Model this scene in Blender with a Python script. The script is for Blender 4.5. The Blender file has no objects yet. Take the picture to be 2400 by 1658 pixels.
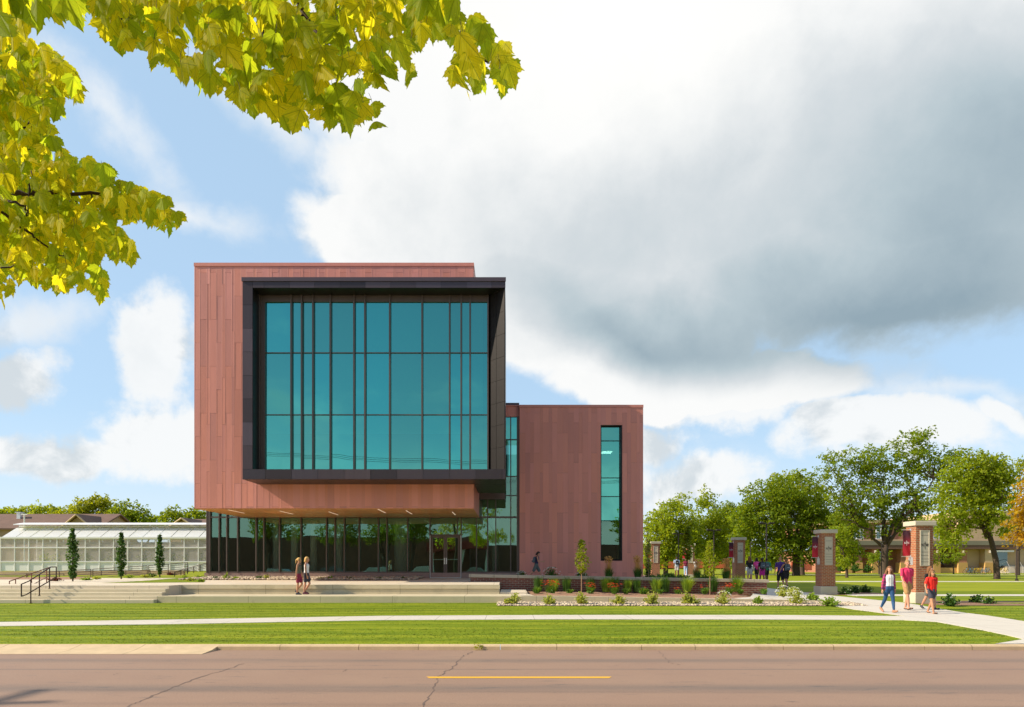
import bpy, bmesh, math, random
from mathutils import Vector, Matrix
from mathutils import noise as mnoise
R = random.Random(7)
scene = bpy.context.scene
COL = scene.collection
F, CX, CY, H = 1600.0, 1195.0, 1325.0, 1.9      # lens and horizon of the measured view, camera height
def PX(px, D): return (px - CX) / F * D
def PZ(py, D): return H + (CY - py) / F * D
def W(px, py, D): return Vector((PX(px, D), D, PZ(py, D)))
def lerp(a, b, t): return a + (b - a) * t
def interp(tab, y):
    if y <= tab[0][0]: return tab[0][1]
    for (a, za), (b, zb) in zip(tab, tab[1:]):
        if y <= b: return za + (zb - za) * (y - a) / (b - a)
    return tab[-1][1]
GT = [(15.4, .11), (17, .155), (22, .2), (26, .215), (28.6, .31), (36, .34), (50, .5), (80, .6)]
def zg(x, y): return interp(GT, y)
UT = [(29.8, 1.01), (31, 1.01), (37, 1.07), (41.3, 1.12), (48, 1.2), (60, 1.35), (200, 1.35)]
def zu(x, y): return interp(UT, y)

# ------------------------------------------------------------------ mesh builder
class MB:
    def __init__(s): s.v = []; s.f = []; s.t = []; s.uv = None; s.smooth = False
    def add(s, vs, fs, tone=None):
        n = len(s.v); s.v.extend([tuple(p) for p in vs])
        t = R.random() if tone is None else tone
        for q in fs: s.f.append(tuple(i + n for i in q)); s.t.append(t)
    def box(s, x0, x1, y0, y1, z0, z1, tone=None):
        vs = [(x0,y0,z0),(x1,y0,z0),(x1,y1,z0),(x0,y1,z0),(x0,y0,z1),(x1,y0,z1),(x1,y1,z1),(x0,y1,z1)]
        s.add(vs, [(0,3,2,1),(4,5,6,7),(0,1,5,4),(1,2,6,5),(2,3,7,6),(3,0,4,7)], tone)
    def bbox(s, x0, x1, y0, y1, z0, z1, b=.01, tone=None):
        """box with chamfered edges"""
        bm = bmesh.new(); bmesh.ops.create_cube(bm, size=1)
        for v in bm.verts:
            v.co = Vector((lerp(x0,x1,v.co.x+.5), lerp(y0,y1,v.co.y+.5), lerp(z0,z1,v.co.z+.5)))
        bmesh.ops.bevel(bm, geom=list(bm.edges), offset=b, segments=1, affect='EDGES')
        s.bm(bm, tone); bm.free()
    def bm(s, bm, tone=None, M=None):
        bm.verts.index_update()
        s.add([(M @ v.co) if M else v.co for v in bm.verts], [[v.index for v in f.verts] for f in bm.faces], tone)
    def prism(s, pts, z0, z1, tone=None):
        n = len(pts)
        z0f = z0 if callable(z0) else (lambda x, y: z0)
        z1f = z1 if callable(z1) else (lambda x, y: z1)
        vs = [(x,y,z0f(x,y)) for x,y in pts] + [(x,y,z1f(x,y)) for x,y in pts]
        fs = [tuple(range(n-1,-1,-1)), tuple(range(n,2*n))] + [(i,(i+1)%n,(i+1)%n+n,i+n) for i in range(n)]
        s.add(vs, fs, tone)
    def quad(s, a, b, c, d, tone=None): s.add([a,b,c,d], [(0,1,2,3)], tone)
    def tube(s, pts, rad, seg=8, tone=None, caps=True):
        pts = [Vector(p) for p in pts]; n = len(pts)
        rs = rad if isinstance(rad, (list, tuple)) else [rad]*n
        vs = []; up = None
        for i, p in enumerate(pts):
            d = (pts[min(i+1,n-1)] - pts[max(i-1,0)]).normalized()
            if up is None: up = Vector((0,0,1)) if abs(d.z) < .9 else Vector((1,0,0))
            a = d.cross(up).normalized(); b = a.cross(d).normalized(); up = b
            for k in range(seg):
                t = 2*math.pi*k/seg
                vs.append(p + (a*math.cos(t) + b*math.sin(t))*rs[i])
        fs = [(i*seg+k, i*seg+(k+1)%seg, (i+1)*seg+(k+1)%seg, (i+1)*seg+k) for i in range(n-1) for k in range(seg)]
        if caps: fs += [tuple(range(seg-1,-1,-1)), tuple(range((n-1)*seg, n*seg))]
        s.add(vs, fs, tone)
    def capsule(s, a, b, ra, rb, seg=10, flat=None):
        a = Vector(a); b = Vector(b); d = b - a; L = d.length
        d = d.normalized() if L > 1e-6 else Vector((0,0,1))
        pts = []; rr = []
        for t in (-.98, -.8, -.45, 0): pts.append(a + d*ra*t); rr.append(ra*math.sqrt(max(1e-4, 1-t*t)))
        for t in (0, .45, .8, .98): pts.append(b + d*rb*t); rr.append(rb*math.sqrt(max(1e-4, 1-t*t)))
        if L < 1e-5: pts.pop(4); rr.pop(4)
        s.tube(pts, rr, seg)
    def ellips(s, c, r, nu=12, nv=8, M=None, tone=None):
        c = Vector(c); vs = []; 
        for j in range(1, nv):
            ph = math.pi*j/nv
            for i in range(nu):
                th = 2*math.pi*i/nu
                p = Vector((r[0]*math.sin(ph)*math.cos(th), r[1]*math.sin(ph)*math.sin(th), r[2]*math.cos(ph)))
                vs.append(c + (M @ p if M else p))
        t = Vector((0,0,r[2])); vs.append(c + (M @ t if M else t)); vs.append(c - (M @ t if M else t))
        fs = [(j*nu+i, (j+1)*nu+i, (j+1)*nu+(i+1)%nu, j*nu+(i+1)%nu) for j in range(nv-2) for i in range(nu)]
        fs += [(len(vs)-2, i, (i+1)%nu) for i in range(nu)] + [(len(vs)-1, (nv-2)*nu+(i+1)%nu, (nv-2)*nu+i) for i in range(nu)]
        s.add(vs, fs, tone)
    def build(s, name, mat, parent=None, smooth=None, mats=None, fm=None, bevel=0):
        me = bpy.data.meshes.new(name)
        me.from_pydata(s.v, [], s.f)
        at = me.attributes.new('tone', 'FLOAT', 'FACE'); at.data.foreach_set('value', s.t)
        me.materials.append(mat)
        if smooth or (smooth is None and s.smooth):
            me.polygons.foreach_set('use_smooth', [True]*len(me.polygons))
        if s.uv:
            uvl = me.uv_layers.new(name='UVMap')
            vi = [0]*len(me.loops); me.loops.foreach_get('vertex_index', vi)
            flat = []
            for i in vi: flat += s.uv[i]
            uvl.data.foreach_set('uv', flat)
        me.update()
        o = bpy.data.objects.new(name, me); COL.objects.link(o)
        if parent: o.parent = parent
        if bevel:
            m = o.modifiers.new('bevel', 'BEVEL'); m.width = bevel; m.segments = 2; m.limit_method = 'ANGLE'
        return o
def tag(o, label=None, cat=None, group=None, kind=None):
    if label: o['label'] = label
    if cat: o['category'] = cat
    if group: o['group'] = group
    if kind: o['kind'] = kind
    return o
def thing(name, label, cat, loc=(0,0,0), rz=0, group=None):
    o = bpy.data.objects.new(name, None); COL.objects.link(o)
    o.location = loc; o.rotation_euler = (0,0,rz); o.empty_display_size = .3
    return tag(o, label, cat, group)
def struct(o): o['kind'] = 'structure'; return o
def kids(o): return [c for c in COL.objects if c.parent == o]
KIDS = {}
def dup(root, loc, rz=0, label=None, scale=None):
    if root.name not in KIDS: KIDS[root.name] = [(c, kids(c)) for c in kids(root)]
    r = root.copy(); COL.objects.link(r); r.location = loc; r.rotation_euler = (0,0,rz)
    if scale: r.scale = scale if isinstance(scale, tuple) else (scale,)*3
    if label: r['label'] = label
    for c, gs in KIDS[root.name]:
        n = c.copy(); COL.objects.link(n); n.parent = r
        for g in gs:
            m = g.copy(); COL.objects.link(m); m.parent = n
    return r

# ------------------------------------------------------------------ materials
class NT:
    def __init__(s, nt): s.nt = nt; s.n = nt.nodes; s.l = nt.links
    def new(s, t, **k):
        n = s.n.new(t)
        for a, b in k.items(): setattr(n, a, b)
        return n
    def put(s, sock, v):
        if isinstance(v, bpy.types.NodeSocket): s.l.new(v, sock)
        elif v is not None:
            if isinstance(v, (tuple, list)) and len(v) == 3 and sock.type == 'RGBA': v = (*v, 1)
            sock.default_value = v
    def m(s, op, a, b=None, c=None, clamp=False):
        n = s.new('ShaderNodeMath', operation=op, use_clamp=clamp)
        s.put(n.inputs[0], a); s.put(n.inputs[1], b)
        if c is not None: s.put(n.inputs[2], c)
        return n.outputs[0]
    def vm(s, op, a, b=None, out=0):
        n = s.new('ShaderNodeVectorMath', operation=op); s.put(n.inputs[0], a)
        if b is not None: s.put(n.inputs[1], b)
        return n.outputs[out]
    def sep(s, v): n = s.new('ShaderNodeSeparateXYZ'); s.put(n.inputs[0], v); return n.outputs
    def comb(s, x, y, z=0.0):
        n = s.new('ShaderNodeCombineXYZ'); s.put(n.inputs[0], x); s.put(n.inputs[1], y); s.put(n.inputs[2], z); return n.outputs[0]
    def noise(s, vec=None, scale=5, detail=4, rough=.55, dist=0, out=0):
        n = s.new('ShaderNodeTexNoise'); n.inputs['Scale'].default_value = scale
        n.inputs['Detail'].default_value = detail; n.inputs['Roughness'].default_value = rough; n.inputs['Distortion'].default_value = dist
        if vec is not None: s.put(n.inputs['Vector'], vec)
        return n.outputs[out]
    def ss(s, x, a, b):   # smoothstep a..b -> 0..1
        n = s.new('ShaderNodeMapRange', interpolation_type='SMOOTHSTEP')
        s.put(n.inputs[0], x); n.inputs[1].default_value = a; n.inputs[2].default_value = b
        return n.outputs[0]
    def mix(s, f, a, b, mode='MIX'):
        n = s.new('ShaderNodeMix', data_type='RGBA', blend_type=mode)
        s.put(n.inputs[0], f); s.put(n.inputs[6], a); s.put(n.inputs[7], b); return n.outputs[2]
    def hsv(s, col, h=.5, sat=1., val=1.):
        n = s.new('ShaderNodeHueSaturation'); s.put(n.inputs[0], h); s.put(n.inputs[1], sat); s.put(n.inputs[2], val); s.put(n.inputs[4], col); return n.outputs[0]
    def obj(s): return s.new('ShaderNodeTexCoord').outputs['Object']
    def bump(s, h, strength=.3, dist=.01):
        n = s.new('ShaderNodeBump'); n.inputs['Strength'].default_value = strength; n.inputs['Distance'].default_value = dist
        s.put(n.inputs['Height'], h); return n.outputs[0]
    def tone(s): return s.new('ShaderNodeAttribute', attribute_name='tone').outputs['Fac']
def newmat(name):
    m = bpy.data.materials.new(name); m.use_nodes = True
    t = NT(m.node_tree); b = t.n['Principled BSDF']; return m, t, b
def simple(name, col, rough=.7, metal=0., nz=(4, .25), tv=0., bump=None, hue=0., spec=None, coat=0):
    m, t, b = newmat(name)
    v = 1.0
    co = t.obj()
    if nz:
        n1 = t.noise(co, nz[0], 5, .6)
        v = t.m('ADD', 1.0, t.m('MULTIPLY', t.m('SUBTRACT', n1, .5), nz[1]*2))
    if tv:
        tt = t.m('ADD', 1.0, t.m('MULTIPLY', t.m('SUBTRACT', t.tone(), .5), tv*2))
        v = t.m('MULTIPLY', v, tt)
    hh = .5
    if hue: hh = t.m('ADD', .5, t.m('MULTIPLY', t.m('SUBTRACT', t.tone(), .5), hue))
    t.put(b.inputs['Base Color'], t.hsv((*col, 1), hh, 1., v))
    b.inputs['Roughness'].default_value = rough; b.inputs['Metallic'].default_value = metal
    if spec is not None: b.inputs['Specular IOR Level'].default_value = spec
    if coat: b.inputs['Coat Weight'].default_value = coat
    if bump: t.put(b.inputs['Normal'], t.bump(t.noise(co, bump[0], 4, .6), bump[1], bump[2]))
    return m
def leafmat(name, col, trans=.45, tv=.30, hue=.03, tcol=None, rough=.55):
    m, t, b = newmat(name)
    tone = t.tone()
    v = t.m('ADD', 1.0, t.m('MULTIPLY', t.m('SUBTRACT', tone, .5), tv*2))
    rnd = t.new('ShaderNodeTexWhiteNoise', noise_dimensions='1D'); t.put(rnd.inputs['W'], t.m('MULTIPLY', tone, 91.7))
    hh = t.m('ADD', .5, t.m('MULTIPLY', t.m('SUBTRACT', rnd.outputs[0], .5), hue))
    c = t.hsv((*col, 1), hh, 1., v)
    t.put(b.inputs['Base Color'], c); b.inputs['Roughness'].default_value = rough; b.inputs['Specular IOR Level'].default_value = .3
    tr = t.new('ShaderNodeBsdfTranslucent')
    tc = tcol or (min(1,col[0]*1.9), min(1,col[1]*1.6), col[2]*.6)
    t.put(tr.inputs[0], t.hsv((*tc, 1), hh, 1., v))
    mx = t.new('ShaderNodeMixShader'); mx.inputs[0].default_value = trans
    t.l.new(b.outputs[0], mx.inputs[1]); t.l.new(tr.outputs[0], mx.inputs[2])
    t.l.new(mx.outputs[0], t.n['Material Output'].inputs[0])
    return m
def glassmat(name, tint, refl=.6, trans_tint=(.5,.7,.6), wav=.6, facing=.3):
    """coated glass: mirror reflection in a tint, the rest seen through a second tint"""
    m, t, b = newmat(name); t.n.remove(b)
    g = t.new('ShaderNodeBsdfGlossy'); tn_ = t.tone(); t.put(g.inputs[0], t.hsv((*tint, 1), t.m('ADD', .492, t.m('MULTIPLY', tn_, .016)), t.m('ADD', .92, t.m('MULTIPLY', tn_, .12)), t.m('ADD', .92, t.m('MULTIPLY', tn_, .16)))); g.inputs['Roughness'].default_value = .0
    co = t.obj()
    nz = t.noise(t.vm('MULTIPLY', co, (.55, .55, .28)), 1.0, 1, .4)
    n2 = t.m('MULTIPLY', t.tone(), 3.0)
    nw = t.new('ShaderNodeTexNoise', noise_dimensions='4D'); t.put(nw.inputs['Vector'], t.vm('MULTIPLY', co, (.5, .5, .3))); t.put(nw.inputs['W'], n2)
    nw.inputs['Scale'].default_value = 1.; nw.inputs['Detail'].default_value = 1.
    t.put(g.inputs['Normal'], t.bump(nw.outputs[0], wav, .03))
    tr = t.new('ShaderNodeBsdfTransparent'); t.put(tr.inputs[0], (*trans_tint, 1))
    fr = t.new('ShaderNodeFresnel'); fr.inputs[0].default_value = 1.5
    f = t.m('ADD', refl, t.m('MULTIPLY', fr.outputs[0], facing), clamp=True)
    mx = t.new('ShaderNodeMixShader'); t.put(mx.inputs[0], f)
    t.l.new(tr.outputs[0], mx.inputs[1]); t.l.new(g.outputs[0], mx.inputs[2])
    t.l.new(mx.outputs[0], t.n['Material Output'].inputs[0])
    return m
def brickmat(name, c1, c2, mortar, w=.30, h=.095, ms=.012, rough=.85):
    m, t, b = newmat(name)
    x, y, z = t.sep(t.obj())
    nx, ny, nz_ = t.sep(t.new('ShaderNodeNewGeometry').outputs['Normal'])
    side = t.m('GREATER_THAN', t.m('ABSOLUTE', nx), .6)
    u = t.m('ADD', t.m('MULTIPLY', x, t.m('SUBTRACT', 1.0, side)), t.m('MULTIPLY', y, side))
    br = t.new('ShaderNodeTexBrick'); t.put(br.inputs['Vector'], t.comb(u, z))
    br.inputs['Scale'].default_value = 1; br.inputs['Brick Width'].default_value = w; br.inputs['Row Height'].default_value = h
    br.inputs['Mortar Size'].default_value = ms; br.inputs['Mortar Smooth'].default_value = .1
    t.put(br.inputs['Color1'], (*c1, 1)); t.put(br.inputs['Color2'], (*c2, 1)); t.put(br.inputs['Mortar'], (*mortar, 1))
    n = t.noise(t.obj(), 2.5, 4)
    t.put(b.inputs['Base Color'], t.hsv(br.outputs[0], .5, 1., t.m('ADD', .8, t.m('MULTIPLY', n, .4))))
    b.inputs['Roughness'].default_value = rough
    t.put(b.inputs['Normal'], t.bump(t.m('SUBTRACT', 1.0, br.outputs['Fac']), .5, .008))
    return m

M = {}
# facade sheet metal: every panel its own tone, brushed sheen, slight oil canning
def panelmat(name, col, rough, metal, tv, hue=.02, purple=None):
    m, t, b = newmat(name)
    tone = t.tone(); co = t.obj()
    v = t.m('ADD', 1.0, t.m('MULTIPLY', t.m('SUBTRACT', tone, .5), tv*2))
    x, y, z = t.sep(co)
    streak = t.noise(t.comb(t.m('MULTIPLY', x, 14.0), t.m('MULTIPLY', y, 14.0), t.m('MULTIPLY', z, .5)), 1, 3)
    big = t.noise(co, .35, 3)
    v = t.m('MULTIPLY', v, t.m('ADD', .86, t.m('ADD', t.m('MULTIPLY', streak, .12), t.m('MULTIPLY', big, .16))))
    rnd = t.new('ShaderNodeTexWhiteNoise', noise_dimensions='1D'); t.put(rnd.inputs['W'], t.m('MULTIPLY', tone, 57.3))
    c = t.hsv((*col, 1), .5, 1., v)
    if purple: c = t.mix(t.m('MULTIPLY', rnd.outputs[0], .55), c, t.hsv((*purple, 1), .5, 1., v))
    t.put(b.inputs['Base Color'], c)
    b.inputs['Metallic'].default_value = metal
    t.put(b.inputs['Roughness'], t.m('ADD', rough-.06, t.m('MULTIPLY', rnd.outputs[0], .12)))
    nn = t.new('ShaderNodeTexNoise', noise_dimensions='4D'); t.put(nn.inputs['Vector'], t.vm('MULTIPLY', co, (2.5,2.5,.8))); t.put(nn.inputs['W'], t.m('MULTIPLY', tone, 20.))
    nn.inputs['Detail'].default_value = 1.; nn.inputs['Scale'].default_value = 1.
    t.put(b.inputs['Normal'], t.bump(nn.outputs[0], .35, .02))
    return m
M['red'] = panelmat('red_metal_panel', (.70,.265,.190), .42, .05, .10, purple=(.62,.26,.24))
M['plum'] = panelmat('bronze_metal_panel', (.075,.052,.056), .38, .3, .38, purple=(.062,.058,.088))
M['dark'] = simple('dark_anodised_and_shaded_bronze', (.022,.019,.019), .4, .5, (3,.2), 0)
M['mull'] = simple('bronze_mullion', (.14,.105,.09), .42, .5, (3,.15), 0)
M['soffit'] = panelmat('copper_soffit_panel', (.66,.27,.09), .36, .15, .12)
M['plinth'] = simple('plinth_precast', (.34,.235,.20), .8, 0, (2,.25), .06)
M['glass_up'] = glassmat('teal_coated_glass', (.15,.64,.54), .74, (.30,.74,.64), .35, .1)
M['glass_lo'] = glassmat('green_tinted_glass', (.34,.66,.52), .34, (.74,.90,.80), .5, .5)
M['black'] = simple('black_void', (.01,.01,.01), .9, 0, None)
M['shade'] = simple('roller_shade_cloth', (.8,.8,.76), .9, 0, None)
M['intwall'] = simple('interior_brown_wall', (.34,.20,.13), .8, 0, (1,.4))
M['intfloor'] = simple('interior_floor', (.42,.38,.30), .4, 0, (2,.2))
M['intcol'] = simple('interior_plaster', (.85,.85,.78), .7, 0, (1,.1))
M['white'] = simple('white_paint', (.90,.89,.89), .5, 0, (2,.06), .03)
M['stain'] = simple('pale_metal_plate', (.7,.7,.7), .3, .6, None)
def concrete(name, col, sc=1.2, amt=.22, joint=None, rough=.85):
    m, t, b = newmat(name); co = t.obj(); x, y, z = t.sep(co)
    n1 = t.noise(co, sc, 6, .65); n2 = t.noise(co, 22, 3, .7)
    drip = t.noise(t.comb(t.m('MULTIPLY', x, 3.0), t.m('MULTIPLY', y, 3.0), t.m('MULTIPLY', z, .35)), 1, 4, .6)
    v = t.m('ADD', 1-amt, t.m('ADD', t.m('MULTIPLY', n1, amt), t.m('ADD', t.m('MULTIPLY', n2, amt*.4), t.m('MULTIPLY', drip, amt*.6))))
    c = t.hsv((*col, 1), .5, 1., v)
    st = t.ss(t.noise(co, .7, 5, .7, .6), .56, .66)
    c = t.mix(t.m('MULTIPLY', st, .35), c, (col[0]*.66, col[1]*.65, col[2]*.60, 1))
    if joint:
        fx = t.m('FRACT', t.m('MULTIPLY', t.m('ADD', x, joint[1]), 1/joint[0]))
        j = t.m('LESS_THAN', t.m('ABSOLUTE', t.m('SUBTRACT', fx, .5)), .010/joint[0])
        if len(joint) > 2:
            fy = t.m('FRACT', t.m('MULTIPLY', y, 1/joint[2])); j = t.m('MAXIMUM', j, t.m('LESS_THAN', t.m('ABSOLUTE', t.m('SUBTRACT', fy, .5)), .010/joint[2]))
        c = t.mix(t.m('MULTIPLY', j, .7), c, (col[0]*.35, col[1]*.33, col[2]*.3, 1))
    t.put(b.inputs['Base Color'], c); b.inputs['Roughness'].default_value = rough
    t.put(b.inputs['Normal'], t.bump(t.m('ADD', n2, n1), .25, .006))
    return m
M['conc'] = concrete('board_formed_concrete', (.60,.52,.35), joint=(3.05, .4))
M['conc_step'] = concrete('step_concrete', (.64,.56,.40), joint=(4.2, 1.4))
M['pave'] = concrete('plaza_paving', (.68,.59,.45), 1., .12, joint=(1.5, 0, 1.5))
M['walk'] = concrete('sidewalk_concrete', (.62,.57,.49), 1., .14, joint=(1.55, 0, 1.55))
M['kerb'] = concrete('kerb_concrete', (.60,.45,.27), 3., .35, joint=(3.1, .5))
M['stone'] = concrete('cast_limestone', (.55,.49,.38), 2., .12)
M['cap'] = concrete('wall_cap_stone', (.50,.42,.31), 2., .15, joint=(1.2, .2))
M['brick'] = brickmat('garden_wall_brick', (.28,.075,.045), (.19,.055,.038), (.36,.28,.20))
M['brickp'] = brickmat('pillar_brick', (.42,.125,.045), (.29,.08,.035), (.42,.32,.20), .215, .076, .010)
M['brickb'] = brickmat('hall_brick', (.42,.14,.07), (.33,.11,.06), (.45,.33,.22), .4, .13, .012)
M['cream'] = simple('cream_stone', (.58,.42,.25), .85, 0, (.8,.15), .05)
M['ochre'] = simple('ochre_stone', (.60,.36,.12), .85, 0, (.8,.2), .05)
M['mulch'] = simple('bark_mulch', (.34,.19,.115), .95, 0, (14,.5), .3, (30,.8,.02))
M['soilr'] = simple('rock_bed_soil', (.36,.27,.19), .95, 0, (14,.4), 0, (30,.6,.02))
M['rock'] = simple('river_rock', (.50,.41,.30), .8, 0, (7,.2), .35, hue=.03)
M['rail'] = simple('brown_rail_paint', (.055,.03,.024), .45, .3, (3,.1))
M['rail_sunlit'] = simple('sunlit_rail_paint', (.20,.07,.04), .45, .2, (3,.1))  # rail paint with the reddish sunlight put into its colour
M['bark'] = simple('tree_bark', (.075,.05,.035), .9, 0, (6,.45), 0, (14,.8,.03))
M['barkl'] = simple('young_bark', (.33,.21,.12), .9, 0, (6,.3))
M['twig'] = simple('maple_twig', (.04,.02,.014), .8, 0, (8,.3))
M['lampm'] = simple('dark_lamp_metal', (.035,.025,.025), .5, .4, None)
M['roof'] = simple('brown_shingle_roof', (.17,.10,.075), .9, 0, (1.2,.3), 0, (8,.5,.03))
M['siding'] = simple('tan_siding', (.42,.29,.18), .8, 0, (1,.15))
M['coral'] = simple('coral_fence_paint', (.62,.13,.06), .7, 0, (1,.15), .1)
M['orange'] = simple('orange_safety_plastic', (.75,.22,.02), .6, 0, (2,.1))
M['yellowline'] = simple('yellow_road_paint', (.85,.45,.02), .7, 0, (30,.18))
M['crack'] = simple('road_crack_fill', (.16,.11,.088), .9, 0, (9,.3))
M['winhall'] = glassmat('hall_window_glass', (.35,.5,.5), .35, (.1,.15,.13), .2, .5)
M['fol_g'] = leafmat('dark_green_foliage', (.075,.150,.014), .42)
M['fol_m'] = leafmat('mid_green_foliage', (.185,.26,.014), .56)
M['fol_l'] = leafmat('light_green_foliage', (.25,.325,.018), .58)
M['fol_y'] = leafmat('yellow_green_foliage', (.26,.31,.014), .5, hue=.015)
M['fol_o'] = leafmat('golden_orange_foliage', (.40,.27,.012), .5, hue=.03)
M['col'] = leafmat('columnar_tree_foliage', (.055,.13,.022), .35, .45)
M['ogd'] = leafmat('deep_green_grass_blades', (.075,.165,.028), .4)
M['ogl'] = leafmat('bright_green_grass_blades', (.22,.34,.04), .5)
M['shrub'] = leafmat('grey_green_shrub_leaves', (.34,.40,.09), .5)
M['lily'] = leafmat('daylily_leaves', (.11,.23,.03), .4)
M['flred'] = leafmat('red_orange_petals', (.65,.07,.02), .3, hue=.06, tcol=(.9,.12,.02))
M['barb'] = leafmat('dark_red_barberry_leaves', (.13,.03,.02), .3)
M['flwht'] = leafmat('white_petals', (.8,.8,.72), .3, .1, tcol=(.8,.8,.7))
M['plume'] = leafmat('tan_seed_plumes', (.60,.33,.10), .45, tcol=(.8,.5,.16))

# lawn: mown turf with long mower streaks
def lawnmat(name, ang=0.0, stripe=1.0):
    m, t, b = newmat(name); co = t.obj()
    mp = t.new('ShaderNodeMapping'); t.put(mp.inputs[0], co); mp.inputs['Rotation'].default_value = (0,0,ang)
    x, y, z = t.sep(mp.outputs[0])
    wx = t.noise(co, .12, 2)
    s1 = t.noise(t.comb(t.m('MULTIPLY', x, .10), t.m('MULTIPLY', y, 1.7)), 1, 3, .6)
    s2 = t.noise(t.comb(t.m('MULTIPLY', x, .9), t.m('MULTIPLY', y, 7.0)), 1, 4, .65)
    s3 = t.noise(co, 26, 3, .7)
    big = t.noise(co, .25, 3)
    st = t.m('SINE', t.m('ADD', t.m('MULTIPLY', y, 5.6), t.m('MULTIPLY', wx, 5.0)))
    v = t.m('ADD', t.m('MULTIPLY', s1, .75*stripe), t.m('ADD', t.m('MULTIPLY', s2, .65), t.m('ADD', t.m('MULTIPLY', s3, .3), t.m('MULTIPLY', st, .07*stripe))))
    cr = t.new('ShaderNodeValToRGB'); t.put(cr.inputs[0], v)
    e = cr.color_ramp.elements; e[0].position = .62; e[0].color = (.040,.100,.005,1); e[1].position = 1.10; e[1].color = (.30,.33,.02,1)
    k = cr.color_ramp.elements.new(.84); k.color = (.150,.225,.010,1)
    c = t.mix(t.m('MULTIPLY', big, .5), cr.outputs[0], (.23,.24,.016,1))
    t.put(b.inputs['Base Color'], c); b.inputs['Roughness'].default_value = .9; b.inputs['Specular IOR Level'].default_value = .1
    t.put(b.inputs['Normal'], t.bump(t.m('ADD', s3, s2), .35, .02))
    return m
M['lawn'] = lawnmat('mown_lawn')
M['lawn2'] = lawnmat('campus_lawn', math.radians(-8), 1.4)
M['blade'] = leafmat('lawn_blades', (.135,.215,.010), .4, .65, .04, tcol=(.30,.36,.012))
def roadmat():
    m, t, b = newmat('worn_pinkish_asphalt'); co = t.obj(); x, y, z = t.sep(co)
    n1 = t.noise(t.comb(t.m('MULTIPLY', x, .12), t.m('MULTIPLY', y, 1.3)), 1, 4, .6)
    n2 = t.noise(co, 45, 3, .8); n3 = t.noise(co, .5, 4, .6)
    blot = t.ss(t.noise(t.comb(t.m('MULTIPLY', x, .9), t.m('MULTIPLY', y, 4.0)), 1, 5, .7), .55, .75)
    wheel = t.m('ADD', t.ss(t.m('ABSOLUTE', t.m('SUBTRACT', y, 13.6)), .45, 0), t.m('ADD', t.ss(t.m('ABSOLUTE', t.m('SUBTRACT', y, 10.55)), .55, 0), t.ss(t.m('ABSOLUTE', t.m('SUBTRACT', y, 12.45)), .12, 0)))
    c = t.mix(n3, (.285,.175,.125,1), (.350,.228,.156,1))
    dk = t.m('ADD', t.m('MULTIPLY', wheel, t.m('MULTIPLY', n1, .95)), t.m('MULTIPLY', blot, .62), clamp=True)
    c = t.mix(dk, c, (.135,.112,.098,1))
    spk = t.ss(n2, .35, .75); n4 = t.noise(co, 160, 2, .8)
    c = t.hsv(c, .5, 1., t.m('ADD', .66, t.m('ADD', t.m('MULTIPLY', spk, .36), t.m('MULTIPLY', n4, .34))))
    c = t.mix(t.m('MULTIPLY', t.ss(t.noise(t.comb(t.m('MULTIPLY', x, 2.2), t.m('MULTIPLY', y, 9.0)), 1, 3, .6), .66, .72), .45), c, (.07,.06,.055,1))
    t.put(b.inputs['Base Color'], c); b.inputs['Roughness'].default_value = .8
    t.put(b.inputs['Normal'], t.bump(n2, .35, .006))
    return m
M['road'] = roadmat()
# greenhouse glazing: milky panels
m, t, b = newmat('greenhouse_glazing')
b.inputs['Base Color'].default_value = (.92,.88,.86,1); b.inputs['Roughness'].default_value = .15
tr = t.new('ShaderNodeBsdfTransparent'); tr.inputs[0].default_value = (.96,.95,.95,1)
mx = t.new('ShaderNodeMixShader'); mx.inputs[0].default_value = .20
t.l.new(tr.outputs[0], mx.inputs[1]); t.l.new(b.outputs[0], mx.inputs[2]); t.l.new(mx.outputs[0], t.n['Material Output'].inputs[0])
M['ghglass'] = m
m, t, b = newmat('greenhouse_roof_glazing')
b.inputs['Base Color'].default_value = (.80,.82,.82,1); b.inputs['Roughness'].default_value = .2
tr = t.new('ShaderNodeBsdfTransparent'); mx = t.new('ShaderNodeMixShader'); mx.inputs[0].default_value = .8
t.l.new(tr.outputs[0], mx.inputs[1]); t.l.new(b.outputs[0], mx.inputs[2]); t.l.new(mx.outputs[0], t.n['Material Output'].inputs[0])
M['ghroof'] = m
def emis(name, col, s):
    m, t, b = newmat(name); b.inputs['Base Color'].default_value = (*col,1)
    b.inputs['Emission Color'].default_value = (*col,1); b.inputs['Emission Strength'].default_value = s; return m
M['ghcur'] = simple('greenhouse_curtain', (.58,.50,.42), .9, 0, (.6,.3))
M['lamp'] = emis('lit_lamp_diffuser', (1,.82,.62), .35)
M['lampw'] = emis('lit_ceiling_panel', (1,.95,.85), 3.5)
# banner: plum fading to red cloth (a printed gradient)
m, t, b = newmat('printed_banner_cloth'); x, y, z = t.sep(t.obj())
t.put(b.inputs['Base Color'], t.mix(t.ss(z, 2.95, 2.15), (.07,.022,.045,1), (.50,.015,.035,1))); b.inputs['Roughness'].default_value = .7
M['banner'] = m

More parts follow.
